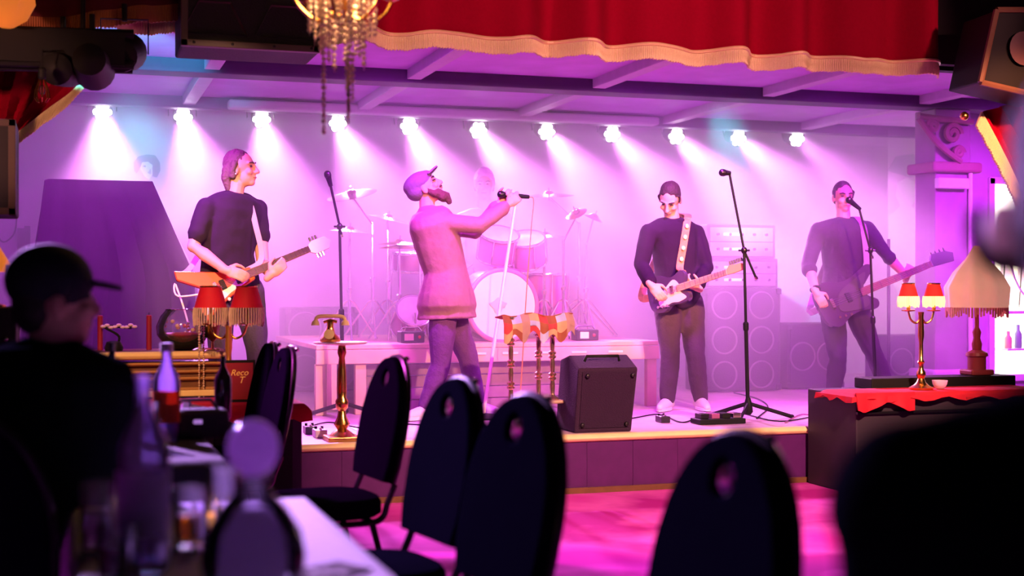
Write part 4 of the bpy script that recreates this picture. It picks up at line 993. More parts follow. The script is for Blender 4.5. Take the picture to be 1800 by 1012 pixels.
for px, lab, col, r in ((374, 'tall amber glass goblet on the antique cabinet', (.8, .35, .08), .04), (352, 'clear glass goblet next to the fish bowl', (.9, .85, .8), .03)):
    c = V((P(px, 612, 8.15).x, 8.15, .917)); t = thing('glass_goblet', lab, 'goblet', c)
    MB().lathe([(r, 0), (r, .005), (.008, .012), (.008, .05), (r*.8, .07), (r*1.15, .17), (r*1.1, .17), (r*.7, .075), (.004, .06)], c, 18).build('glass', mat('glass_'+str(px), col, .08, trans=.6), t, True)
    MB().lathe([(.003, .07), (r*.75, .085), (r*.85, .11), (.003, .112)], c, 14).build('contents', M_gold if px == 374 else M_crystal, t, True)
ga = thing('bead_garland', 'hanging string of clear beads over the antique cabinet front', 'garland', P(365, 620, 8.0))
for x, y0 in ((350, 560), (358, 570)):
    m, z = bead_string(P(x, y0, 8.0), 40, .006, .005); m.build('bead_strand', M_crystal, ga, True)
dk = V((P(200, 612, 8.25).x, 8.25, .917)); br2 = thing('dried_branch', 'dark branch ornament with pale lilac blossom on the antique cabinet', 'ornament', dk)
MB().tube(bez([dk, dk+V((.03, 0, .08)), dk+V((-.05, 0, .14)), dk+V((.1, 0, .13))], 6), .008, 6).build('branch', M_black, br2)
for k in range(9): MB().ell(dk+V((-.06+.022*k, -.01, .14+.008*math.sin(k*2))), (.016, .012, .01), seg=8, rg=6).build('blossom', mat('lilac_bloom', (.7, .5, .85), .7), br2, True)
MB().lathe([(.05, 0), (.055, .02), (.04, .05), (.02, .055)], dk, 14).build('pot', M_black, br2, True)
for px, lab in ((176, 'dark red candle next to the branch ornament'), (262, 'dark red candle beside the fish bowl')):
    c = V((P(px, 612, 8.3).x, 8.3, .917)); t = thing('pillar_candle', lab, 'candle', c); MB().lathe([(.016, 0), (.016, .2), (.01, .205)], c, 12).build('wax', mat('dark_red_wax', (.3, .01, .06), .5), t, True); MB().cyl(c+UP*.2, c+UP*.22, .002, seg=5).build('wick', M_black, t)
# table lamp and glass at the far left edge
ll = V((P(-2, 540, 6.6).x, 6.6, .0))
sdb = thing('corner_cabinet', 'black cabinet at the left wall carrying a small amber lamp', 'cabinet', V((ll.x-.1, 6.7, 0)))
ztop = P(10, 540, 6.5).z
MB().bbox(ll.x-.5, P(29, 560, 6.5).x, 6.45, 6.95, 0, ztop).build('body', M_black, sdb, bevel=.008); MB().ell(P(10, 596, 6.44), (.012, .012, .012)).build('knob', M_chrome, sdb, True)
la = thing('amber_lamp', 'small lamp with amber shade on the left wall cabinet', 'lamp', V((ll.x, 6.6, ztop)))
MB().lathe([(.05, 0), (.05, .01), (.012, .02), (.012, .18)], V((ll.x-.02, 6.6, ztop)), 12).build('stem', M_brass, la, True)
MB().lathe([(.1, .14), (.03, .26), (.028, .26), (.096, .14)], V((ll.x-.03, 6.6, ztop+.02)), 20).build('lamp_shade', mat('amber_shade', (.7, .25, .05), .5, emit=(1, .25, .03), es=.45), la, True)
q = V((P(24, 540, 6.5).x, 6.49, ztop)); t = thing('stem_glass', 'clear stem glass on the left wall cabinet beside the amber lamp', 'glass', q)
MB().lathe([(.035, 0), (.035, .004), (.006, .01), (.006, .07), (.03, .09), (.04, .13), (.034, .19), (.031, .19), (.036, .13), (.026, .094), (.003, .08)], q, 18).build('glass', M_glass, t, True); MB().lathe([(.002, .085), (.024, .095), (.034, .125), (.002, .127)], q, 14).build('drink', mat('pale_drink', (.85, .7, .8), .1, trans=.5), t, True)
# ================================================================== people
def lerp(a, b, t): return a+(b-a)*t
def hand(m, wr, d, nrm, side, curl=.5, s=1.0, spread=.0):
    """palm, four fingers of unequal length and a thumb; nrm = direction the palm faces, side = direction from little finger to thumb"""
    d = d.normalized(); nrm = (nrm-d*nrm.dot(d)).normalized(); side = (side-d*side.dot(d)-nrm*side.dot(nrm)).normalized()
    pc = wr+d*.045*s; R = Matrix((side, nrm, d)).transposed()
    m.ell(pc, (.04*s, .017*s, .052*s), R, 14, 9)
    m.limb([wr-d*.03*s, wr+d*.02*s], [.026*s, .027*s])
    for k, (off, L) in enumerate(((.03, .95), (.011, 1.08), (-.009, 1.0), (-.028, .8))):
        q = wr+d*.082*s+side*off*s; ang = 0; pts = [q-d*.02*s, q]; rad = [.0105*s, .0105*s]
        dd = (d+side*off*spread*6).normalized()
        for j, seg in enumerate((.042, .027, .021)):
            ang += curl*(.9, 1.15, .8)[j]*(1+.08*k)
            dv = dd*math.cos(ang)+nrm*math.sin(ang); q = q+dv*seg*L*s; pts.append(q); rad.append((.0095-.0008*j)*s)
        m.limb(pts, rad, 10)
    b = wr+d*.022*s+side*.03*s
    t1 = b+(side*.7+d*.55+nrm*.35).normalized()*.04*s; t2 = t1+(d*.8+nrm*(.25+.5*curl)+side*.15).normalized()*.032*s; t3 = t2+(d*.8+nrm*(.2+.7*curl)-side*.1).normalized()*.024*s
    m.limb([b, t1, t2, t3], [.0145*s, .013*s, .0105*s, .0085*s], 10)
def head_frame(f, u):
    f = f.normalized(); u = (u-f*u.dot(f)).normalized(); r = f.cross(u); return f, u, r
def head(m, c, f, u, s=1.0, jaw=1.0):
    f, u, r = head_frame(f, u); R = Matrix((r, f, u)).transposed()
    at = lambda x, y, z: c+r*x*s+f*y*s+u*z*s
    m.ell(at(0, -.012, .03), (.075*s, .096*s, .092*s), R, 18, 12)
    m.ell(at(0, .02, -.045), (.06*s*jaw, .07*s, .07*s), R, 16, 10)
    m.ell(at(0, .062, -.085), (.03*s*jaw, .028*s, .028*s), R)
    m.limb([at(0, .084, .028), at(0, .103, -.008), at(0, .112, -.022)], [.011*s, .013*s, .015*s], 10)
    m.ell(at(0, .098, -.027), (.021*s, .012*s, .01*s), R)
    for x in (-1, 1):
        m.ell(at(x*.077, -.012, -.008), (.012*s, .022*s, .034*s), R); m.ell(at(x*.036, .066, -.022), (.028*s, .022*s, .022*s), R)
        m.limb([at(x*.012, .083, .034), at(x*.05, .068, .036)], [.01*s, .008*s], 8)
    m.ell(at(0, .088, -.052), (.024*s, .011*s, .007*s), R); m.ell(at(0, .086, -.064), (.021*s, .011*s, .008*s), R)
    return at, R
def face_parts(root, at, R, s=1.0, brow=M_hairdk, closed=False):
    for x in (-1, 1):
        MB().ell(at(x*.032, .078, .016), (.0125*s, .008*s, .0035*s if closed else .007*s), R).build('eye', M_eye, root, True)
        MB().limb([at(x*.016, .09, .036), at(x*.034, .088, .042), at(x*.052, .074, .037)], [.005*s, .006*s, .004*s], 8).build('eyebrow', brow, root, True)
    MB().limb([at(-.022, .088, -.058), at(0, .098, -.058), at(.022, .088, -.058)], [.003*s, .0042*s, .003*s], 8).build('mouth', M_lip, root, True)
TOR = [(-.10, .12, .09), (-.02, .158, .108), (.1, .165, .11), (.36, .148, .102), (.62, .165, .116), (.82, .175, .118), (.95, .155, .1), (1.03, .085, .07)]
def torso(m, J, infl=0, t0=-.1, t1=1.03, wide=1.0, lower=0, seg=20):
    spine = bez([J['pel'], J['waist'], J['chest'], J['neck']], 12); n = len(spine)-1
    hw0 = (J['hip_l']-J['hip_r']).normalized(); hw1 = (J['sh_l']-J['sh_r']).normalized(); rs = []
    T = [t for t in TOR if t0-.001 <= t[0] <= t1+.001]
    if T[0][0] > t0: T = [(t0, T[0][1], T[0][2])]+T
    for k, (t, hw, hd) in enumerate(T):
        if t < 0: p = J['pel']+(spine[0]-spine[1]).normalized()*(-t)*.5
        elif t > 1: p = J['neck']+UP*(t-1)*.4
        else:
            x = t*n; i = min(int(x), n-1); p = spine[i].lerp(spine[i+1], x-i)
        i = max(0, min(int(t*n), n-1)); tg = (spine[min(i+1, n)]-spine[max(i-1, 0)]).normalized()
        a = hw0.lerp(hw1, max(0, min(1, t))); a = (a-tg*a.dot(tg)).normalized(); b = tg.cross(a)
        W, D = hw*wide+infl, hd*wide+infl
        if t < .35 and lower: W += lower*(1-t/.35); D += lower*(1-t/.35)
        ring = []
        for j in range(seg):
            an = 2*PI*j/seg; c_, s_ = math.cos(an), math.sin(an)
            ring.append(p+a*W*math.copysign(abs(c_)**.85, c_)+b*D*math.copysign(abs(s_)**.85, s_))
        rs.append(ring)
    m.rings(rs)
    for k in ('r', 'l'): m.limb([J['chest'].lerp(J['sh_'+k], .35)+UP*.02, J['sh_'+k]], [.075+infl*.7, .056+infl*.8]); m.limb([J['neck']-UP*.025, J['neck'].lerp(J['sh_'+k], .5)+UP*.0, J['sh_'+k]], [.055+infl, .052+infl*.8, .052+infl*.8])
def arm_pts(J, k): return [J['sh_'+k], J['sh_'+k].lerp(J['el_'+k], .5), J['el_'+k], J['el_'+k].lerp(J['wr_'+k], .35), J['wr_'+k]]
def sub(pts, rad, f):
    L = [0]
    for i in range(len(pts)-1): L.append(L[-1]+(pts[i+1]-pts[i]).length)
    T = L[-1]*f; op, orr = [pts[0]], [rad[0]]
    for i in range(len(pts)-1):
        if L[i+1] <= T+1e-6: op.append(pts[i+1]); orr.append(rad[i+1])
        else:
            x = (T-L[i])/(L[i+1]-L[i])
            if x > .02: op.append(pts[i].lerp(pts[i+1], x)); orr.append(lerp(rad[i], rad[i+1], x))
            break
    return op, orr
ARM = [.056, .05, .042, .043, .028]
LEG = [.088, .08, .058, .058, .04]
def person(label, J, Hf, Hu, hands, shirt, trousers, shoes, sleeve=.4, hair=None, s=1.0, skin=M_skin, wide=1.0, shirt_infl=.016, lower=.0, hem=-.06, foot=None, face=True, closed=False, jaw=1.0, hairm=M_hairdk, voxel=.0068, legs=True, seat=False, name='person', loc=None):
    J = {k: V(v) for k, v in J.items()}
    if 'waist' not in J: J['waist'] = J['pel'].lerp(J['neck'], .38)
    if 'chest' not in J: J['chest'] = J['pel'].lerp(J['neck'], .76)
    base = loc if loc is not None else (V(((J['an_r'].x+J['an_l'].x)/2, (J['an_r'].y+J['an_l'].y)/2, min(J['an_r'].z, J['an_l'].z)-.08*s)) if legs else V((J['pel'].x, J['pel'].y, J['pel'].z-.1)))
    root = thing(name, label, 'person', base)
    b = MB(); torso(b, J, -.012, wide=wide)
    at, R = head(b, J['head'], Hf, Hu, s, jaw)
    b.limb([J['neck']-UP*.05, J['neck'].lerp(J['head'], .45), at(0, -.02, -.04)], [.062*s, .056*s, .056*s])
    for k in ('r', 'l'):
        b.limb(arm_pts(J, k), ARM); b.limb([J['hip_'+k], J['hip_'+k].lerp(J['kn_'+k], .5), J['kn_'+k], J['kn_'+k].lerp(J['an_'+k], .35), J['an_'+k]], LEG)
        h = hands[k]; hand(b, J['wr_'+k], h[0], h[1], h[2], h[3])
        ft = (foot or {}).get(k)
        if ft is not None: b.limb([J['an_'+k], J['an_'+k]+ft.normalized()*.13-UP*.05], [.036, .03])
    remesh(b, 'body', skin, root, voxel, 2)
    if face: face_parts(root, at, R, s, hairm, closed)
    c = MB(); torso(c, J, shirt_infl, hem, 1.03, wide, lower)
    for k in ('r', 'l'):
        p_, r_ = sub(arm_pts(J, k), [x+.014 for x in ARM], sleeve); c.limb(p_, r_)
        c.rings([[p_[-1]+a_ for a_ in ring_of(p_[-1]-p_[-2], r_[-1]+.006)], [p_[-1]-(p_[-1]-p_[-2]).normalized()*.03+a_ for a_ in ring_of(p_[-1]-p_[-2], r_[-1]+.006)]])
    remesh(c, 'shirt', shirt, root, .0115, 4, .010, 6, J['pel'].x)
    t = MB(); torso(t, J, .006, -.1, .3, wide)
    for k in ('r', 'l'): t.limb([J['hip_'+k]+UP*.03, J['hip_'+k].lerp(J['kn_'+k], .5), J['kn_'+k], J['kn_'+k].lerp(J['an_'+k], .35), J['kn_'+k].lerp(J['an_'+k], .96)], [x+e for x, e in zip(LEG, (.016, .015, .015, .016, .022))])
    remesh(t, 'trousers', trousers, root, .0115, 3, .009, 11, J['pel'].y)
    if foot:
        for k in ('r', 'l'):
            d = foot[k].normalized(); a = J['an_'+k]; g = V((a.x, a.y, a.z-.075)); sd = d.cross(UP)
            sh = MB().limb([a-d*.01-UP*.005, g-d*.045+UP*.045, g+d*.06+UP*.045, g+d*.15+UP*.032, g+d*.185+UP*.03], [.046, .043, .046, .036, .028])
            so = remesh(sh, 'shoe', shoes, root, .009, 3)
            for q in so.data.vertices: q.co.z = max(q.co.z, g.z-parent_origin(root).z)
            ol = []
            for k2 in range(20):
                an = 2*PI*k2/20; x = math.cos(an); ol.append((.135*x+.07, .047*math.sin(an)*(1+.12*x)))
            MB().prism(ol, .022, g+UP*.012, d, UP.cross(d).normalized()).build('sole', M_white, so)
    return root, at, R, J
def ring_of(ax, r, n=14):
    a, b = frame(ax); return [a*r*math.cos(2*PI*i/n)+b*r*math.sin(2*PI*i/n) for i in range(n)]
def hair_cap(root, at, R, m, s=1.0, back=.02, long_=0, top=.02, fr=.0, front=.05, name='hair', lift=0):
    h = MB(); ctr = at(0, -.018, .042)
    h.ell(at(0, -.024-back*.3, .042+lift), (.079*s, (.093+back*.3)*s, (.084+top)*s), R, 20, 14)
    h.ell(at(0, -.055, -.005), (.07*s, (.052+back)*s, .075*s), R, 16, 10)
    if long_:
        for x in (-.05, 0, .05): h.limb([at(x, -.07, 0), at(x*1.1, -.085, -.06), at(x*1.15, -.075, -.06-long_)], [.04*s, .035*s, .02*s])
        for x in (-.078, .078): h.limb([at(x, -.02, .03), at(x*1.04, -.035, -.05)], [.025*s, .02*s])
    else:
        for x in (-.074, .074): h.limb([at(x, .02, .045), at(x, .012, .0)], [.016*s, .01*s])
    o = remesh(h, name, m, root, .007, 2, .005, 34)
    # clear the face: push anything in front of the hairline back inside the skull
    f = R @ V((0, 1, 0)); u = R @ V((0, 0, 1)); off = parent_origin(root); c0 = at(0, 0, 0)-off
    for q in o.data.vertices:
        d = q.co-c0; y = d.dot(f); z = d.dot(u)
        lim = (.015 if z < .055 else front+(z-.055)*.5)
        if y > lim: q.co -= f*(y-lim)
    return o
def strap(root_t, pts, w, m, nrm, name='strap'):
    pts = bez(pts, 8); rs = []
    for i, p in enumerate(pts):
        t = (pts[min(i+1, len(pts)-1)]-pts[max(i-1, 0)]).normalized(); n_ = nrm[min(len(nrm)-1, int(i/len(pts)*len(nrm)))] if isinstance(nrm, list) else nrm
        a = t.cross(n_).normalized(); n2 = a.cross(t).normalized()
        rs.append([p+a*w/2+n2*.004, p-a*w/2+n2*.004, p-a*w/2-n2*.002, p+a*w/2-n2*.002])
    return MB().rings(rs).build(name, m, root_t)
# ------------------------------------------------------------------ guitars
def rounded(pts, n=6):
    vs = [V((x, y, 0)) for x, y in pts]; vs = vs+[vs[0]]; N = len(vs)-1; out_ = []
    for i in range(N):
        a, b, c, d = vs[(i-1) % N], vs[i], vs[(i+1) % N], vs[(i+2) % N]
        for k in range(n):
            t = k/n; q = .5*((2*b)+(c-a)*t+(2*a-5*b+4*c-d)*t*t+(3*b-a-3*c+d)*t**3); out_.append((q.x, q.y))
    return out_
def guitar(label, kind, o, tip, nrm, m_body, m_guard, m_neck, cat='guitar', name='electric_guitar'):
    """o = bridge point, tip = end of headstock"""
    u = (tip-o); L = u.length; u = u.normalized(); n = (nrm-u*nrm.dot(u)).normalized(); v = n.cross(u)   # v: 'up' edge
    if v.z < 0: v = -v
    t = thing(name, label, cat, o)
    S = L/(.82 if kind != 'bass' else 1.0)
    pt = lambda x, y, z=0: o+u*x*S+v*y*S+n*z*S
    if kind == 'v':
        ol = [(.24, .045), (.16, .06), (.02, .1), (-.17, .185), (-.235, .215), (-.245, .15), (-.1, .02), (-.085, 0), (-.1, -.02), (-.245, -.15), (-.235, -.215), (-.17, -.185), (.02, -.1), (.16, -.06), (.24, -.045)]; thick = .04
    elif kind == 'tele':
        ol = rounded([(-.12, 0), (-.1, .11), (.0, .155), (.1, .115), (.16, .11), (.235, .14), (.27, .1), (.25, .04), (.2, .02), (.2, -.03), (.27, -.05), (.265, -.11), (.17, -.125), (.09, -.115), (.0, -.155), (-.1, -.115)]); thick = .045
    else:
        ol = rounded([(-.14, 0), (-.12, .12), (-.02, .16), (.1, .12), (.2, .13), (.33, .17), (.37, .13), (.28, .06), (.24, .03), (.24, -.03), (.3, -.09), (.27, -.14), (.16, -.12), (.06, -.125), (-.04, -.165), (-.12, -.12)]); thick = .042
    k = 1 if kind != 'tele' else 1
    MB().prism([(x*S, y*S) for x, y in ol], thick, o, u, v).build('body', m_body, t, False, bevel=.008)
    nl0 = .2 if kind != 'bass' else .22; nl1 = .66 if kind != 'bass' else .8
    MB().prism([(nl0*S, -.028*S), (nl1*S, -.021*S), (nl1*S, .021*S), (nl0*S, .028*S)], .022, o+n*.018, u, v).build('neck', m_neck, t, bevel=.005)
    fb = MB().prism([(nl0*S*.9, -.028*S), (nl1*S, -.021*S), (nl1*S, .021*S), (nl0*S*.9, .028*S)], .006, o+n*.032, u, v).build('fretboard', m_neck if kind == 'tele' else mat('rosewood', (.12, .05, .03), .5), t)
    fm = MB()
    for i in range(12):
        x = nl0+(nl1-nl0)*(1-.5**((12-i)/8))/(1-.5**(12/8)); fm.box(V((0, 0, 0)), (.003, .05*S, .003), Matrix((u, v, n)).transposed()) if False else fm.add([pt(x, -.024)+n*.036, pt(x, .024)+n*.036, pt(x+.004, .024)+n*.036, pt(x+.004, -.024)+n*.036], [(0, 1, 2, 3)])
    fm.build('frets', M_chrome, fb)
    hs = {'v': [(nl1, .022), (.7, .05), (.8, .045), (.83, .0), (.8, -.045), (.7, -.05), (nl1, -.022)], 'tele': [(nl1, .022), (.69, .05), (.8, .04), (.83, .02), (.82, -.02), (.72, -.025), (nl1, -.022)], 'bass': [(nl1, .022), (.83, .065), (.95, .05), (1.0, .02), (.98, -.04), (.88, -.03), (nl1, -.022)]}[kind]
    hd = MB().prism([(x*S, y*S) for x, y in hs], .016, o+n*.014, u, v).build('headstock', {'v': M_ivory, 'tele': mat('maple', (.8, .4, .18), .4), 'bass': m_body}[kind], t, bevel=.004)
    for i in range(4 if kind == 'bass' else 6):
        x = nl1+.04+(.035 if kind == 'bass' else .022)*(i if kind != 'v' else i % 3)*1.0; sgn = 1 if (kind != 'v' or i < 3) else -1
        MB().cyl(pt(x, sgn*.05)+n*.012, pt(x, sgn*.078)+n*.012, .009, .007, 8).build('tuning_peg', M_chrome, hd)
    if m_guard:
        go = {'v': [(.19, -.04), (.05, -.07), (-.18, -.16), (-.1, -.05), (.06, -.03), (.19, .03)], 'tele': rounded([(.2, .03), (.15, .08), (.05, .02), (-.02, -.05), (.0, -.12), (.1, -.1), (.17, -.11), (.25, -.09), (.2, -.03)], 4), 'bass': rounded([(.3, .12), (.2, .1), (.05, .05), (.0, -.06), (.1, -.1), (.22, -.1), (.24, -.03), (.24, .03)], 4)}[kind]
        MB().prism([(x*S, y*S) for x, y in go], .004, o+n*(thick/2+.002), u, v).build('pickguard', m_guard, t)
    for x in ((.02, .13) if kind != 'bass' else (.1,)): MB().prism([((x-.018)*S, -.035*S), ((x+.018)*S, -.035*S), ((x+.018)*S, .035*S), ((x-.018)*S, .035*S)], .014, o+n*(thick/2+.006), u, v).build('pickup', M_black if kind != 'tele' else M_chrome, t, bevel=.003)
    MB().prism([(-.045*S, -.035*S), (-.02*S, -.035*S), (-.02*S, .035*S), (-.045*S, .035*S)], .016, o+n*(thick/2+.006), u, v).build('bridge', M_chrome, t, bevel=.003)
    for i in range(3): MB().cyl(pt(-.03+.045*i, -.105-.005*i)+n*thick/2, pt(-.03+.045*i, -.105-.005*i)+n*(thick/2+.018), .011, seg=10).build('knob', M_chrome if kind != 'v' else M_gold, t)
    sm = MB()
    for i in range(4 if kind == 'bass' else 6):
        yy = -.018+.036*i/(3 if kind == 'bass' else 5); sm.tube([pt(-.04, yy*1.2)+n*(thick/2+.014), pt(nl1, yy*.8)+n*.038], .0011, 4)
    sm.build('strings', M_chrome, t)
    return t, pt, u, v, n
tee = mat('black_tee', (.022, .008, .03), .9, bump=.15, scale=30)
denim = mat('dark_denim', (.05, .035, .06), .85, bump=.25, scale=70)
# ------------------------------------------------------------------ V guitarist
Y = 9.05
q = lambda x, y, c=0: P(x, y, Y)+VC*c
Fd = (VR*.72+VC*.69)
g0 = q(398, 504, .2); gt = q(583, 426, .13)
gn = (VC*.9+VR*.1+UP*.18)
gv, gpt, gu, gvv, gnn = guitar('red orange V shaped electric guitar held by the man in black tee', 'v', g0, gt, gn, mat('cherry_orange', (.8, .1, .02), .25, coat=.6), mat('cream_guard', (.85, .7, .55), .4), mat('maple_neck', (.75, .5, .32), .45))
J = dict(head=q(424, 298), neck=q(409, 346), sh_r=q(371, 366, .12), sh_l=q(449, 366, -.08), el_r=q(350, 434, .16), wr_r=q(414, 476, .3), el_l=q(464, 462, .04), wr_l=q(486, 484, .22),
         pel=q(406, 510), hip_r=q(388, 520, .08), hip_l=q(436, 520, -.03), kn_r=q(396, 616, .14), kn_l=q(455, 616, .05), an_r=q(385, 715, .1), an_l=q(466, 712, .0))
J['chest'] = q(408, 398, .02); J['waist'] = q(402, 452, .03)
for k in ('an_r', 'an_l'): J[k].z = SZ+.08
pr, at, R, J = person('man in a black tee shirt playing the red V guitar', J, VR*.97+VC*.12+UP*.05, UP-VR*.05,
    dict(r=(VR*.85-UP*.25+VC*.1, -VC*.8-UP*.3, UP*.6+VC*.5, .5), l=(UP*.6+VR*.7, -VC*.9+UP*.3, -VR*.6+UP*.7, .62)), tee, denim, M_black, sleeve=.36, foot=dict(r=Fd, l=Fd), hem=-.09, lower=.012, wide=1.1, hairm=M_hairlt)
hair_cap(pr, at, R, M_hairlt, 1.0, .012, .07, .012, front=.055)
MB().ell(at(-.088, -.008, -.035), (.006, .006, .006)).build('earring', M_chrome, pr); MB().ell(at(.088, -.008, -.035), (.006, .006, .006)).build('earring', M_chrome, pr)
strap(gv, [gpt(.2, .03)+VC*.01, q(466, 455, .13), q(455, 395, .12), q(443, 360, .06), q(436, 366, -.05), q(400, 380, -.14), q(352, 430, -.14), q(335, 470, .0), gpt(-.2, .18)-gnn*.02], .036, mat('white_strap', (.5, .38, .36), .8), [VC, VC, VC, UP-VC*.3, -VC, -VC, -VC])
MB().tube(bez([gpt(-.06, -.02)+gnn*.02, q(330, 520, .25), q(322, 500, .2), q(345, 560, .25), q(362, 640, .3)], 6), .006, 6).build('guitar_lead', M_ivory, gv)
# ------------------------------------------------------------------ singer
Y = 9.35
S_sh = mat('mauve_overshirt', (.3, .14, .19), .85, bump=.2, scale=30)
J = dict(head=q(749, 331), neck=q(752, 372), sh_r=q(774, 392, .16), sh_l=q(772, 390, -.17), el_r=q(845, 398, .2), wr_r=q(893, 362, .16), el_l=q(835, 408, -.05), wr_l=q(879, 358, .1),
         pel=q(786, 535), hip_r=q(780, 545, .1), hip_l=q(790, 545, -.09), kn_r=q(776, 640, .12), kn_l=q(822, 628, -.08), an_r=q(750, 722, .1), an_l=q(838, 712, -.12), waist=q(784, 480), chest=q(766, 415))
for k in ('an_r', 'an_l'): J[k].z = SZ+.08
hf = VR*.82+UP*.55; hu = UP*.8-VR*.58
pr, at, R, J = person('bearded singer in a cap and mauve overshirt leaning back at the mic', J, hf, hu,
    dict(r=(VR*.75+UP*.55, -VC*.9+UP*.2, UP*.8-VR*.3, .95), l=(VR*.7+UP*.6, VC*.8, UP*.9-VR*.3, .95)), S_sh, mat('haze_tinted_jeans', (.13, .04, .16), .85, bump=.25, scale=70), M_shoe, sleeve=.93, foot=dict(r=-VR*.55+VC*.55, l=VR*.8+VC*.5), hem=-.2, lower=.045, wide=1.2, shirt_infl=.028, closed=True)  # jeans colour holds the purple veil of haze and beam
bm_ = MB()
for x in (-.045, -.02, 0, .02, .045): bm_.limb([at(x, .05, -.075), at(x*.9, .085-abs(x)*.5, -.12), at(x*.6, .085, -.17+abs(x))], [.032, .034, .022])
for x in (-.068, .068): bm_.limb([at(x, .0, -.02), at(x*.95, .03, -.075)], [.016, .026])
bm_.limb([at(-.03, .092, -.044), at(0, .1, -.04), at(.03, .092, -.044)], [.01, .011, .01])
remesh(bm_, 'beard', mat('brown_beard', (.1, .045, .04), .8, bump=.5, scale=60), pr, .009, 2, .006, 30)
cp = MB(); cp.ell(at(0, -.03, .062), (.092, .115, .075), R, 20, 12); cp.ell(at(0, -.065, .02), (.086, .08, .07), R, 16, 10); cp.ell(at(0, .02, .075), (.08, .075, .045), R, 16, 10)
capm = mat('grey_cap', (.16, .11, .18), .85, bump=.2, scale=60)
co_ = remesh(cp, 'cap', capm, pr, .009, 3)
ol = [(.075*math.cos(a), .085*math.sin(a)) for a in [PI*i/14 for i in range(15)]]
MB().prism(ol, .012, at(0, .07, .072), R @ V((1, 0, 0)), (R @ V((0, .96, .18))).normalized()).build('brim', capm, co_, bevel=.003)
MB().tube([at(-.03, .0, .02)]+[at(x, .098-(abs(x)*.4), .016) for x in (-.07, -.05, -.02, .02, .05, .07)], .004, 6).build('glasses', M_black, pr)
# ------------------------------------------------------------------ drummer
Y = 11.1
J = dict(head=q(851, 328), neck=q(851, 372), sh_r=q(812, 386), sh_l=q(890, 386), el_r=q(800, 440, .1), wr_r=q(822, 470, .3), el_l=q(905, 440, .1), wr_l=q(882, 470, .3),
         pel=q(851, 500, -.1), hip_r=q(834, 503, -.05), hip_l=q(868, 503, -.05), kn_r=q(812, 520, .4), kn_l=q(890, 520, .4), an_r=q(812, 590, .35), an_l=q(890, 590, .35))
for k in ('an_r', 'an_l'): J[k].z = RZ+.08
pr, at, R, J = person('drummer with pale curly hair seated behind the drum kit', J, VC, UP, dict(r=(VC+VR*.2, -UP, VR, .9), l=(VC-VR*.2, -UP, -VR, .9)), mat('pale_tee', (.5, .4, .5), .85), denim, M_black, sleeve=.36, foot=dict(r=VC, l=VC), voxel=.009)
hair_cap(pr, at, R, mat('white_curls', (.75, .66, .62), .8, bump=.6, scale=50), 1.16, .02, .0, .03, front=.045)
for k, sd in (('r', .25), ('l', -.25)):
    d_ = (VC+VR*sd+UP*.15).normalized(); a = J['wr_'+k]+VC*.09-UP*.02
    o = MB().cyl(a-d_*.1, a+d_*.28, .008, .005, 8).build('drum_stick', M_pine, None, True); tag(o, 'wooden drum stick in the drummer hand', 'drum stick', 'drum sticks')
# ------------------------------------------------------------------ telecaster player
Y = 9.45
g0 = q(1158, 517, .2); gt = q(1277, 472, .84)
gn = VC*.88+UP*.15+VR*-.3
tv, gpt, gu, gvv, gnn = guitar('dark telecaster style guitar with cream pickguard', 'tele', g0, gt, gn, mat('violet_black', (.07, .04, .1), .25, coat=.5), mat('cream_guard', (.85, .7, .55), .4), mat('maple_neck', (.75, .5, .32), .45))
J = dict(head=q(1176, 352, .06), neck=q(1182, 388), sh_r=q(1139, 408, .05), sh_l=q(1225, 408, -.03), el_r=q(1126, 466, .08), wr_r=q(1138, 502, .3), el_l=q(1240, 470, .06), wr_l=q(1216, 506, .3),
         pel=q(1192, 530), hip_r=q(1172, 540, .02), hip_l=q(1214, 540, .0), kn_r=q(1176, 622, .1), kn_l=q(1219, 622, .1), an_r=q(1172, 705, .05), an_l=q(1228, 705, .08))
for k in ('an_r', 'an_l'): J[k].z = SZ+.08
pr, at, R, J = person('guitarist in a dark denim shirt looking down at his telecaster', J, VC*.68-VR*.3-UP*.68, UP*.75+VC*.65-VR*.15,
    dict(r=(VR*.5-UP*.6+VC*.3, -VC*.9, UP*.3+VR*.5, .55), l=(-VR*.6+VC*.4+UP*.25, -VC*.4+UP*.6, UP*.4+VC*.8, .8)), mat('dark_shirt', (.02, .006, .028), .9, bump=.15, scale=30, spec=.2), mat('grey_jeans', (.06, .03, .055), .85, bump=.25, scale=70), M_shoe, sleeve=.92, foot=dict(r=VC-VR*.45, l=VC+VR*.15), hem=-.1, lower=.01, closed=True)
hair_cap(pr, at, R, M_hairdk, 1.0, .0, 0, .016, front=.05)
stm = mat('floral_strap', (.55, .25, .1), .7, var=.5, scale=30)
sto = strap(tv, [gpt(.24, .13), q(1190, 470, .17), q(1197, 430, .16), q(1203, 395, .14), q(1208, 378, .02), q(1195, 385, -.14), q(1150, 470, -.16), q(1128, 520, .0), gpt(-.12, .0)], .055, stm, [VC, VC, VC, UP, -VC, -VC, -VC])
for k in range(5): MB().ell(P(1190+3.2*k, 475-19*k, Y)+VC*(.175-.002*k), (.016, .006, .018)).build('flower', M_gold, sto, True)
for sx in (-1, 1): MB().prism([(0, 0), (.06, .015), (.05, -.05)], .008, J['neck']+VC*.1+VR*sx*.02-UP*.005, VR*sx, UP).build('collar', mat('dark_shirt', (.03, .018, .032)), pr)
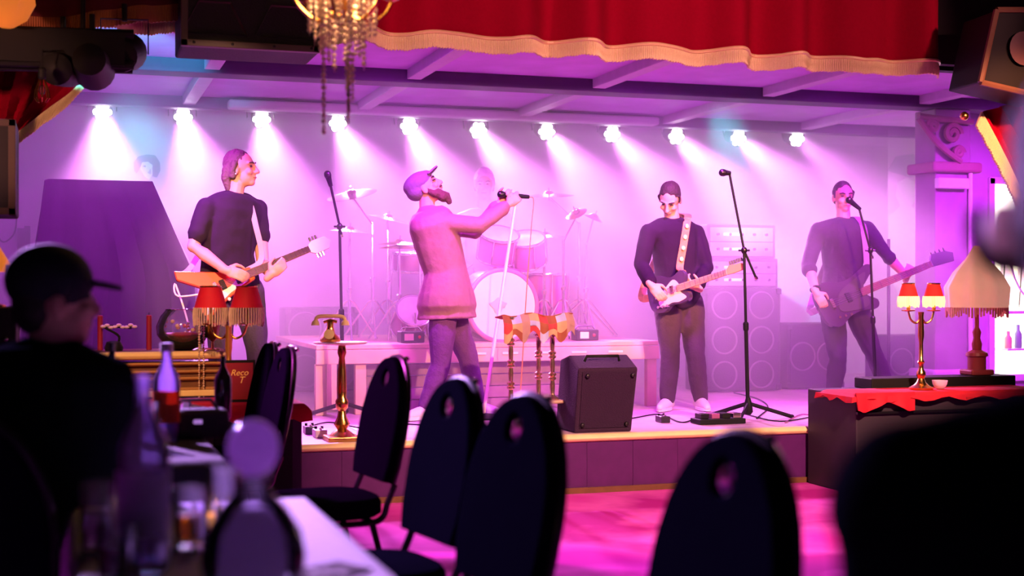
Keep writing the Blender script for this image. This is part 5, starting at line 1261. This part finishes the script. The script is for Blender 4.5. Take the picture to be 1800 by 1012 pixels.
# ------------------------------------------------------------------ bassist
Y = 9.75
g0 = q(1458, 532, .2); gt = q(1660, 450, .22)
gn = VC*.95+UP*.2
bv, gpt, gu, gvv, gnn = guitar('dark four string bass guitar held by the bassist', 'bass', g0, gt, gn, mat('bass_black', (.04, .02, .05), .25, coat=.5), mat('black_guard', (.03, .02, .035), .4), mat('maple_dark', (.5, .25, .12), .45), name='bass_guitar')
J = dict(head=q(1482, 347), neck=q(1482, 389), sh_r=q(1440, 405), sh_l=q(1524, 402), el_r=q(1420, 465, .02), wr_r=q(1424, 514, .22), el_l=q(1552, 448, .1), wr_l=q(1584, 487, .16),
         pel=q(1480, 535), hip_r=q(1462, 548), hip_l=q(1504, 546), kn_r=q(1468, 628, .1), kn_l=q(1532, 618, .06), an_r=q(1464, 700, .02), an_l=q(1560, 700, .0))
for k in ('an_r', 'an_l'): J[k].z = SZ+.08
pr, at, R, J = person('bassist in a dark sweater singing into the mic', J, VC*.97+UP*-.12+VR*.1, UP,
    dict(r=(-UP*.75+VR*.45+VC*.1, -VC*.9, VR*.6+UP*.3, .5), l=(UP*.5+VR*.2-VC*.1, -VC*.95+VR*.2, -VR*.9, .8)), mat('dark_sweater', (.03, .008, .04), .9, bump=.2, scale=40), mat('black_trousers', (.03, .02, .035), .85), M_shoe, sleeve=.62, foot=dict(r=VC-VR*.2, l=VC+VR*.5), hem=-.06, lower=.006)
hair_cap(pr, at, R, M_hairdk, 1.0, -.005, 0, .01, front=.05)
strap(bv, [gpt(.35, .15), q(1516, 460, .15), q(1513, 420, .14), q(1508, 392, .1), q(1500, 384, -.05), q(1470, 440, -.16), q(1425, 540, -.02), gpt(-.14, .0)], .055, mat('grey_strap', (.3, .2, .28), .7), [VC, VC, UP, -VC, -VC])
MB().tube([J['wr_r'].lerp(J['el_r'], .12)+a_ for a_ in ring_of(J['wr_r']-J['el_r'], .033)]+[J['wr_r'].lerp(J['el_r'], .12)+ring_of(J['wr_r']-J['el_r'], .033)[0]], .012, 6).build('wristband', M_black, pr)
# ================================================================== the house: chairs, tables, audience
def make_chair(label):
    """faces +x; origin on the floor under the seat centre"""
    t = thing('banquet_chair', label, 'chair', (0, 0, 0))
    M_seat = mat('navy_vinyl', (.0035, .003, .008), .9, spec=.0); M_fr = mat('black_tube', (.03, .025, .03), .25, .6)
    ol = arc(0, 0, .22, 0, 2*PI*31/32, 31)
    sq = []
    for a, b in ol: sq.append((math.copysign(abs(a/.22)**.6, a)*.215, math.copysign(abs(b/.22)**.6, b)*.21))
    MB().rings([[V((x*k, y*k, z)) for x, y in sq] for k, z in ((.9, .4), (1, .415), (1, .455), (.95, .475), (.7, .485), (.1, .487))]).build('seat', M_seat, t, True)
    def back(k): # outline in (y, z)
        pts = [(-.19*k, .53), (-.21*k, .6), (-.215*k, .68)]
        pts += [(-.217*k*math.copysign(abs(math.cos(a))**.92, math.cos(a)), .71+.305*math.sin(a)*(1 if k == 1 else .985)) for a in [PI*i/18 for i in range(0, 19)]]
        pts += [(.215*k, .68), (.21*k, .6), (.19*k, .53)]
        return pts
    R = Matrix.Rotation(-.19, 3, 'Y'); O = V((-.21, 0, .45))
    tf = lambda x, y, z: O+R @ V((x, y, z-.45))
    u, v = V((0, 1, 0)), (R @ UP); hole = [(q[0], q[1]) for q in circ(0, .925, .032, 16)]
    pad = MB().prism([(y, z-.45) for y, z in back(.985)], .055, O+R @ V((.012, 0, 0)), u, v, [[(y, z-.45) for y, z in hole]])
    pd = pad.build('backrest', M_seat, t, False, bevel=.014)
    MB().tube([tf(.0, .033*math.cos(a*PI/10), .925+.033*math.sin(a*PI/10)) for a in range(21)], (.006, .032), 6).build('grip_ring', M_chrome, pd)
    MB().tube([tf(.0, y, z) for y, z in back(1.0)]+[], .0125, 8).build('back_frame', M_fr, t, True)
    for s_ in (-1, 1):
        MB().tube(bez([tf(-.01, s_*.19, .53), V((-.205, s_*.19, .46)), V((-.18, s_*.19, .40)), V((-.1, s_*.19, .385)), V((.17, s_*.185, .39))], 6), .0125, 8).build('seat_rail', M_fr, t, True)
        MB().tube([V((.17, s_*.185, .39)), V((.2, s_*.2, 0))], .0125, 8).build('leg', M_fr, t); MB().tube([V((-.14, s_*.19, .39)), V((-.24, s_*.21, 0))], .0125, 8).build('leg', M_fr, t)
    MB().tube([V((-.15, -.19, .385)), V((-.15, .19, .385))], .011, 8).build('stretcher', M_fr, t)
    for y in (-.05, .05): MB().ell(tf(-.02, y, 1.012), (.012, .016, .012), seg=8, rg=6).build('chrome_stud', M_chrome, t, True)
    return t
ch0 = make_chair('dark banquet chair with round grip hole, beside the white table')
spots = [((.82, 3.24), PI+.22, None), ((.825, 3.93), PI+.17, 'second dark banquet chair beside the white table, past the grip hole one'),
         ((.935, 5.28), PI+.13, 'dark banquet chair standing apart on the magenta carpet with its seat in view'),
         ((.66, 6.3), PI+.06, 'dark purple lit chair of a close pair by the left red cabinet'), ((.66, 6.86), PI+.04, 'rear chair of the close pair next to the left red cabinet'),
         ((.905, 2.28), PI+.12, 'large dark chair back with grip hole before the empty carpet'),
         ((.97, .95), PI-.6, 'dark chair under the person with the frosted oval glass'), ((-.16, 3.6), PI/2-.3, 'dark chair under the man in the baseball cap')]
for i, ((x, y), rz, lab) in enumerate(spots):
    o = ch0 if i == 0 else dup(ch0, label=lab)
    o.location = (x, y, 0); o.rotation_euler = (0, 0, rz)
def table(label, x0, x1, y0, y1, m, drop, rot=0, z=.75):
    t = thing('long_table', label, 'table', ((x0+x1)/2, (y0+y1)/2, 0))
    MB().bbox(x0+.01, x1-.01, y0+.01, y1-.01, z-.03, z).build('tabletop', M_dkwood, t)
    for x in (x0+.06, x1-.06):
        for y in (y0+.08, y1-.08): MB().cyl((x, y, 0), (x, y, z-.03), .02, seg=8).build('leg', M_black, t)
    c = cloth_top(x0, x1, y0, y1, z+.002, drop, 'tablecloth', None, m, 1, .012)
    return c
M_tcl = mat('grey_tablecloth', (.03, .025, .035), .9)
tag(table('long table under a white cloth before the capped man', .02, .56, 1.05, 3.4, M_linen, .14), 'white cloth on the table of bottles and glasses', 'tablecloth')
tag(table('second long table under a dark cloth nearer the stage', -.1, .45, 4.2, 6.2, M_tcl, .2), 'dark cloth on the table nearer the stage', 'tablecloth')
TZ = .7605
def on(px, d, z=TZ): q = PD(px, 506, d); return V((q.x, q.y, z))
def bottle(label, c, h, r, m, lab=None, cap=None, neck=.28, fill=None):
    t = thing('bottle', label, 'bottle', c)
    MB().lathe([(r*.8, 0), (r, .01), (r, h*(.62)), (r*.9, h*.68), (r*.5, h*.78), (r*neck, h*.84), (r*neck, h*.97), (r*(neck+.06), h*.975), (r*(neck+.06), h), (r*neck*.8, h), (r*neck*.8, h*.85), (r*.86, h*.64), (r*.9, .02), (.003, .014)], c, 24).build('glass', m, t, True)
    if lab: MB().lathe([(r*1.012, h*.2), (r*1.012, h*.52), (r*1.004, h*.52), (r*1.004, h*.2)], c, 24).build('label_band', lab, t, True)
    if cap: MB().lathe([(r*(neck+.09), h*.93), (r*(neck+.09), h*1.01), (.002, h*1.012)], c, 12).build('cap', cap, t, True)
    if fill: MB().lathe([(.003, .02), (r*.88, .022), (r*.88, h*fill), (.003, h*fill)], c, 20).build('contents', thin_glass('water', (.85, .8, .95), .25, (.8, .65, .95)), t, True)
def tumbler(label, c, h, r, drink=None):
    t = thing('tumbler', label, 'glass', c)
    MB().lathe([(r*.85, 0), (r*.88, .006), (r, h), (r*.94, h), (r*.82, .014), (.003, .012)], c, 24).build('glass', M_glass, t, True)
    if drink: MB().lathe([(.003, .016), (r*.8, .016), (r*.86, h*.55), (.003, h*.55)], c, 20).build('drink', drink, t, True)
M_violet_glass = thin_glass('clear_bottle', (.85, .8, 1), .3, (.8, .6, .95))
M_dkglass = mat('dark_bottle', (.03, .02, .03), .12, trans=.2, coat=.4)
lab_w = translucent('pale_label', (.85, .7, .9), .7); lab_o = translucent('orange_label', (.9, .22, .05), .6)
bottle('tall clear bottle with pale label at the head of the white table', on(252, 2.5), .36, .048, M_violet_glass, lab_w, neck=.32, fill=.5)
bottle('water bottle with orange label on the dark table', on(293, 4.62), .33, .044, M_violet_glass, lab_o, M_white, .4, .4)
bottle('dark wine bottle on the dark table near the capped man', on(197, 4.75), .33, .038, M_dkglass, mat('maroon_label', (.25, .02, .05), .6))
bottle('small dark bottle at the far end of the dark table', on(392, 5.4), .25, .034, M_dkglass)
c = on(445, 2.3); t = thing('glass_carafe', 'squat clear carafe with a large ball stopper on the white table', 'carafe', c)
MB().lathe([(.06, 0), (.083, .02), (.088, .07), (.08, .11), (.055, .15), (.026, .18), (.024, .195), (.03, .205), (.026, .205), (.02, .19), (.022, .178), (.05, .148), (.074, .11), (.082, .07), (.077, .022), (.003, .012)], c, 32).build('body', M_glass, t, True)
MB().lathe([(.003, .016), (.075, .024), (.08, .07), (.072, .11), (.05, .142), (.003, .145)], c, 28).build('contents', translucent('milky_drink', (.92, .8, 1), .9), t, True)
MB().ell(c+UP*.25, (.044, .044, .048), seg=20, rg=14).build('stopper', translucent('ball_glass', (.7, .5, .8), .5, .1), t, True)
tumbler('tumbler with amber drink beside the carafe', on(335, 2.75), .12, .038, mat('amber_drink', (.8, .3, .05), .1, trans=.6))
tumbler('clear tumbler behind the tall bottle', on(392, 3.0), .13, .036)
tumbler('clear tumbler in front of the capped man', on(172, 2.7), .14, .036, mat('pale_drink', (.85, .7, .8), .1, trans=.5))
tumbler('low glass with dark drink near the white table edge', on(205, 2.42), .1, .036, mat('dark_drink', (.08, .02, .03), .1))
tumbler('clear glass on the dark table beside the water bottle', on(262, 4.45), .15, .034); tumbler('short clear glass on the dark table beside the napkins', on(320, 5.0), .11, .034)
c = on(362, 2.95); t = thing('votive_candle', 'small lit votive candle in glass on the white table', 'candle', c)
MB().lathe([(.028, 0), (.032, .055), (.029, .055), (.025, .006), (.003, .005)], c, 18).build('holder', M_glass, t, True); MB().lathe([(.003, .007), (.024, .008), (.024, .03), (.003, .03)], c, 14).build('wax', mat('lit_wax', (.9, .5, .2), .5, emit=(1, .4, .08), es=.8), t, True)
MB().ell(c+UP*.043, (.005, .005, .012)).build('flame', mat('lit_flame', (1, .7, .3), .5, emit=(1, .5, .12), es=25), t, True)
for k, (px, d) in enumerate(((318, 5.55), (350, 5.4))):
    c = on(px, d); t = thing('folded_napkin', ('white folded napkin on the dark table', 'second white napkin tented on the dark table')[k], 'napkin', c)
    MB().add([c+V(q) for q in ((-.09, -.06, 0), (.09, -.06, 0), (.09, .06, 0), (-.09, .06, 0), (-.06, 0, .05+.02*k), (.06, .01, .04))], [(0, 1, 5, 4), (2, 3, 4, 5), (0, 4, 3), (1, 2, 5), (3, 2, 1, 0)]).build('linen', M_linen, t)
c = on(345, 4.75); t = thing('hand_bag', 'black hand bag on the dark table under the napkins', 'bag', c)
MB().box(c+UP*.05, (.24, .12, .1), taper=.85).build('body', M_soft, t, bevel=.015); MB().tube([c+V((-.07, 0, .1)), c+V((-.05, 0, .13)), c+V((.05, 0, .13)), c+V((.07, 0, .1))], .007, 6).build('handle', M_soft, t); MB().box(c+V((0, -.062, .06)), (.03, .006, .015)).build('clasp', M_chrome, t)
mn = PZ(585, 990, TZ+.002); t = thing('menu_card', 'dark printed card lying at the white table corner', 'card', mn)
MB().box(PZ(565, 1005, TZ+.003), (.16, .1, .003), Matrix.Rotation(.5, 3, 'Z')).build('card', M_black, t)
for k in range(3): MB().box(PZ(555+22*k, 1006, TZ+.005), (.02, .035, .001), Matrix.Rotation(.5, 3, 'Z')).build('print_block', M_white, t)
# ------------------------------------------------------------------ man in a baseball cap
jk = mat('black_jacket', (.006, .007, .01), .95, spec=0)
d = 3.5; q = lambda x, y, c=0: PD(x, y, d-c)
Z0 = lambda v, z: V((v.x, v.y, z))
Tf = -VC*.92+VR*.4
J = dict(head=q(94, 532), neck=q(86, 622), sh_l=q(-28, 690, .05), sh_r=q(196, 690, -.02), el_l=q(-50, 860, .0), el_r=q(210, 850, -.12), wr_l=q(0, 900, -.3), wr_r=q(150, 900, -.32),
         pel=Z0(q(70, 900, .03), .55), hip_l=Z0(q(20, 900), .54), hip_r=Z0(q(130, 900), .54), kn_l=Z0(q(20, 900)+Tf*.45, .5), kn_r=Z0(q(150, 900)+Tf*.45, .5), an_l=Z0(q(20, 900)+Tf*.42, .08), an_r=Z0(q(150, 900)+Tf*.42, .08))
pr, at, R, J = person('seated man in a dark baseball cap seen from behind at the tables', J, VR*.8-VC*.55, UP, dict(l=(Tf, -UP, VR, .5), r=(Tf, -UP, -VR, .5)), jk, denim, M_black, sleeve=.95, foot=dict(l=Tf, r=Tf), hem=-.06, voxel=.009, wide=1.12, shirt_infl=.03)
hair_cap(pr, at, R, M_hairdk, 1.0, .0, 0, .0, front=.02)
cp = MB(); cp.ell(at(0, -.012, .058), (.093, .112, .095), R, 20, 12)
capm2 = mat('dark_cap', (.01, .011, .016), .85)
co_ = remesh(cp, 'cap', capm2, pr, .009, 2)
ol = [(.078*math.cos(a), .1*math.sin(a)) for a in [PI*i/14 for i in range(15)]]
MB().prism(ol, .01, at(0, .08, .055), R @ V((1, 0, 0)), (R @ V((0, .97, -.2))).normalized()).build('brim', capm2, co_, bevel=.003)
# ------------------------------------------------------------------ person at the right edge with a raised cup
d = 1.2; q = lambda x, y, c=0: PD(x, y, d-c)
Tf = -VC*.9-VR*.42
J = dict(head=q(2035, 370), neck=q(2030, 760), sh_l=q(1605, 890, -.02), sh_r=q(2450, 880, .03), el_l=q(1570, 1280, -.1), el_r=q(2380, 900, -.25), wr_l=q(1700, 1350, -.28), wr_r=q(1965, 470, -.14),
         pel=Z0(q(2000, 1300, .02), .56), hip_l=Z0(q(1880, 1300), .54), hip_r=Z0(q(2120, 1300), .54), kn_l=Z0(q(1840, 1300)+Tf*.45, .52), kn_r=Z0(q(2120, 1300)+Tf*.45, .52), an_l=Z0(q(1840, 1300)+Tf*.42, .08), an_r=Z0(q(2120, 1300)+Tf*.42, .08))
pr, at, R, J = person('dark haired person in a black top holding up a frosted oval glass', J, Tf, UP, dict(l=(Tf, -UP, VR, .5), r=(-VR*.9+UP*.25, -VC, UP, .75)), jk, denim, M_black, sleeve=.95, foot=dict(l=Tf, r=Tf), hem=-.06, voxel=.009, wide=1.1, shirt_infl=.03)
hr = MB(); hr.ell(q(2040, 285), (.13, .13, .125)); hr.ell(q(2040, 380, .03), (.12, .11, .12))
remesh(hr, 'hair', M_hairdk, pr, .01, 2, .012, 22)
MB().tube([at(x, y, z) for x, y, z in ((-.09, -.02, .02), (-.085, .06, .022), (-.07, .1, .022))], .004, 6).build('glasses', M_chrome, pr)
cc = q(1766, 400, -.1)
t = thing('frosted_glass', 'frosted oval glass in a dark curved holder raised before the bar window', 'glass', cc)
ov = lambda r, n=28: [(.0165*r*math.cos(2*PI*i/n), .026*r*math.sin(2*PI*i/n)) for i in range(n)]
MB().prism(ov(1), .012, cc, VR, UP).build('glass', mat('frosted_glass', (.95, .86, .8), .55, trans=1, var=.02), t, True)
MB().tube(bez([cc-VR*.026+UP*.02, cc-VR*.029-UP*.004, cc-VR*.018-UP*.028, cc+VR*.0-UP*.036, cc+VR*.02-UP*.03, cc+VR*.045-UP*.05], 6), (.0085, .0085), 10).build('holder', M_black, t, True)

bpy.data.scenes.remove(TMP)
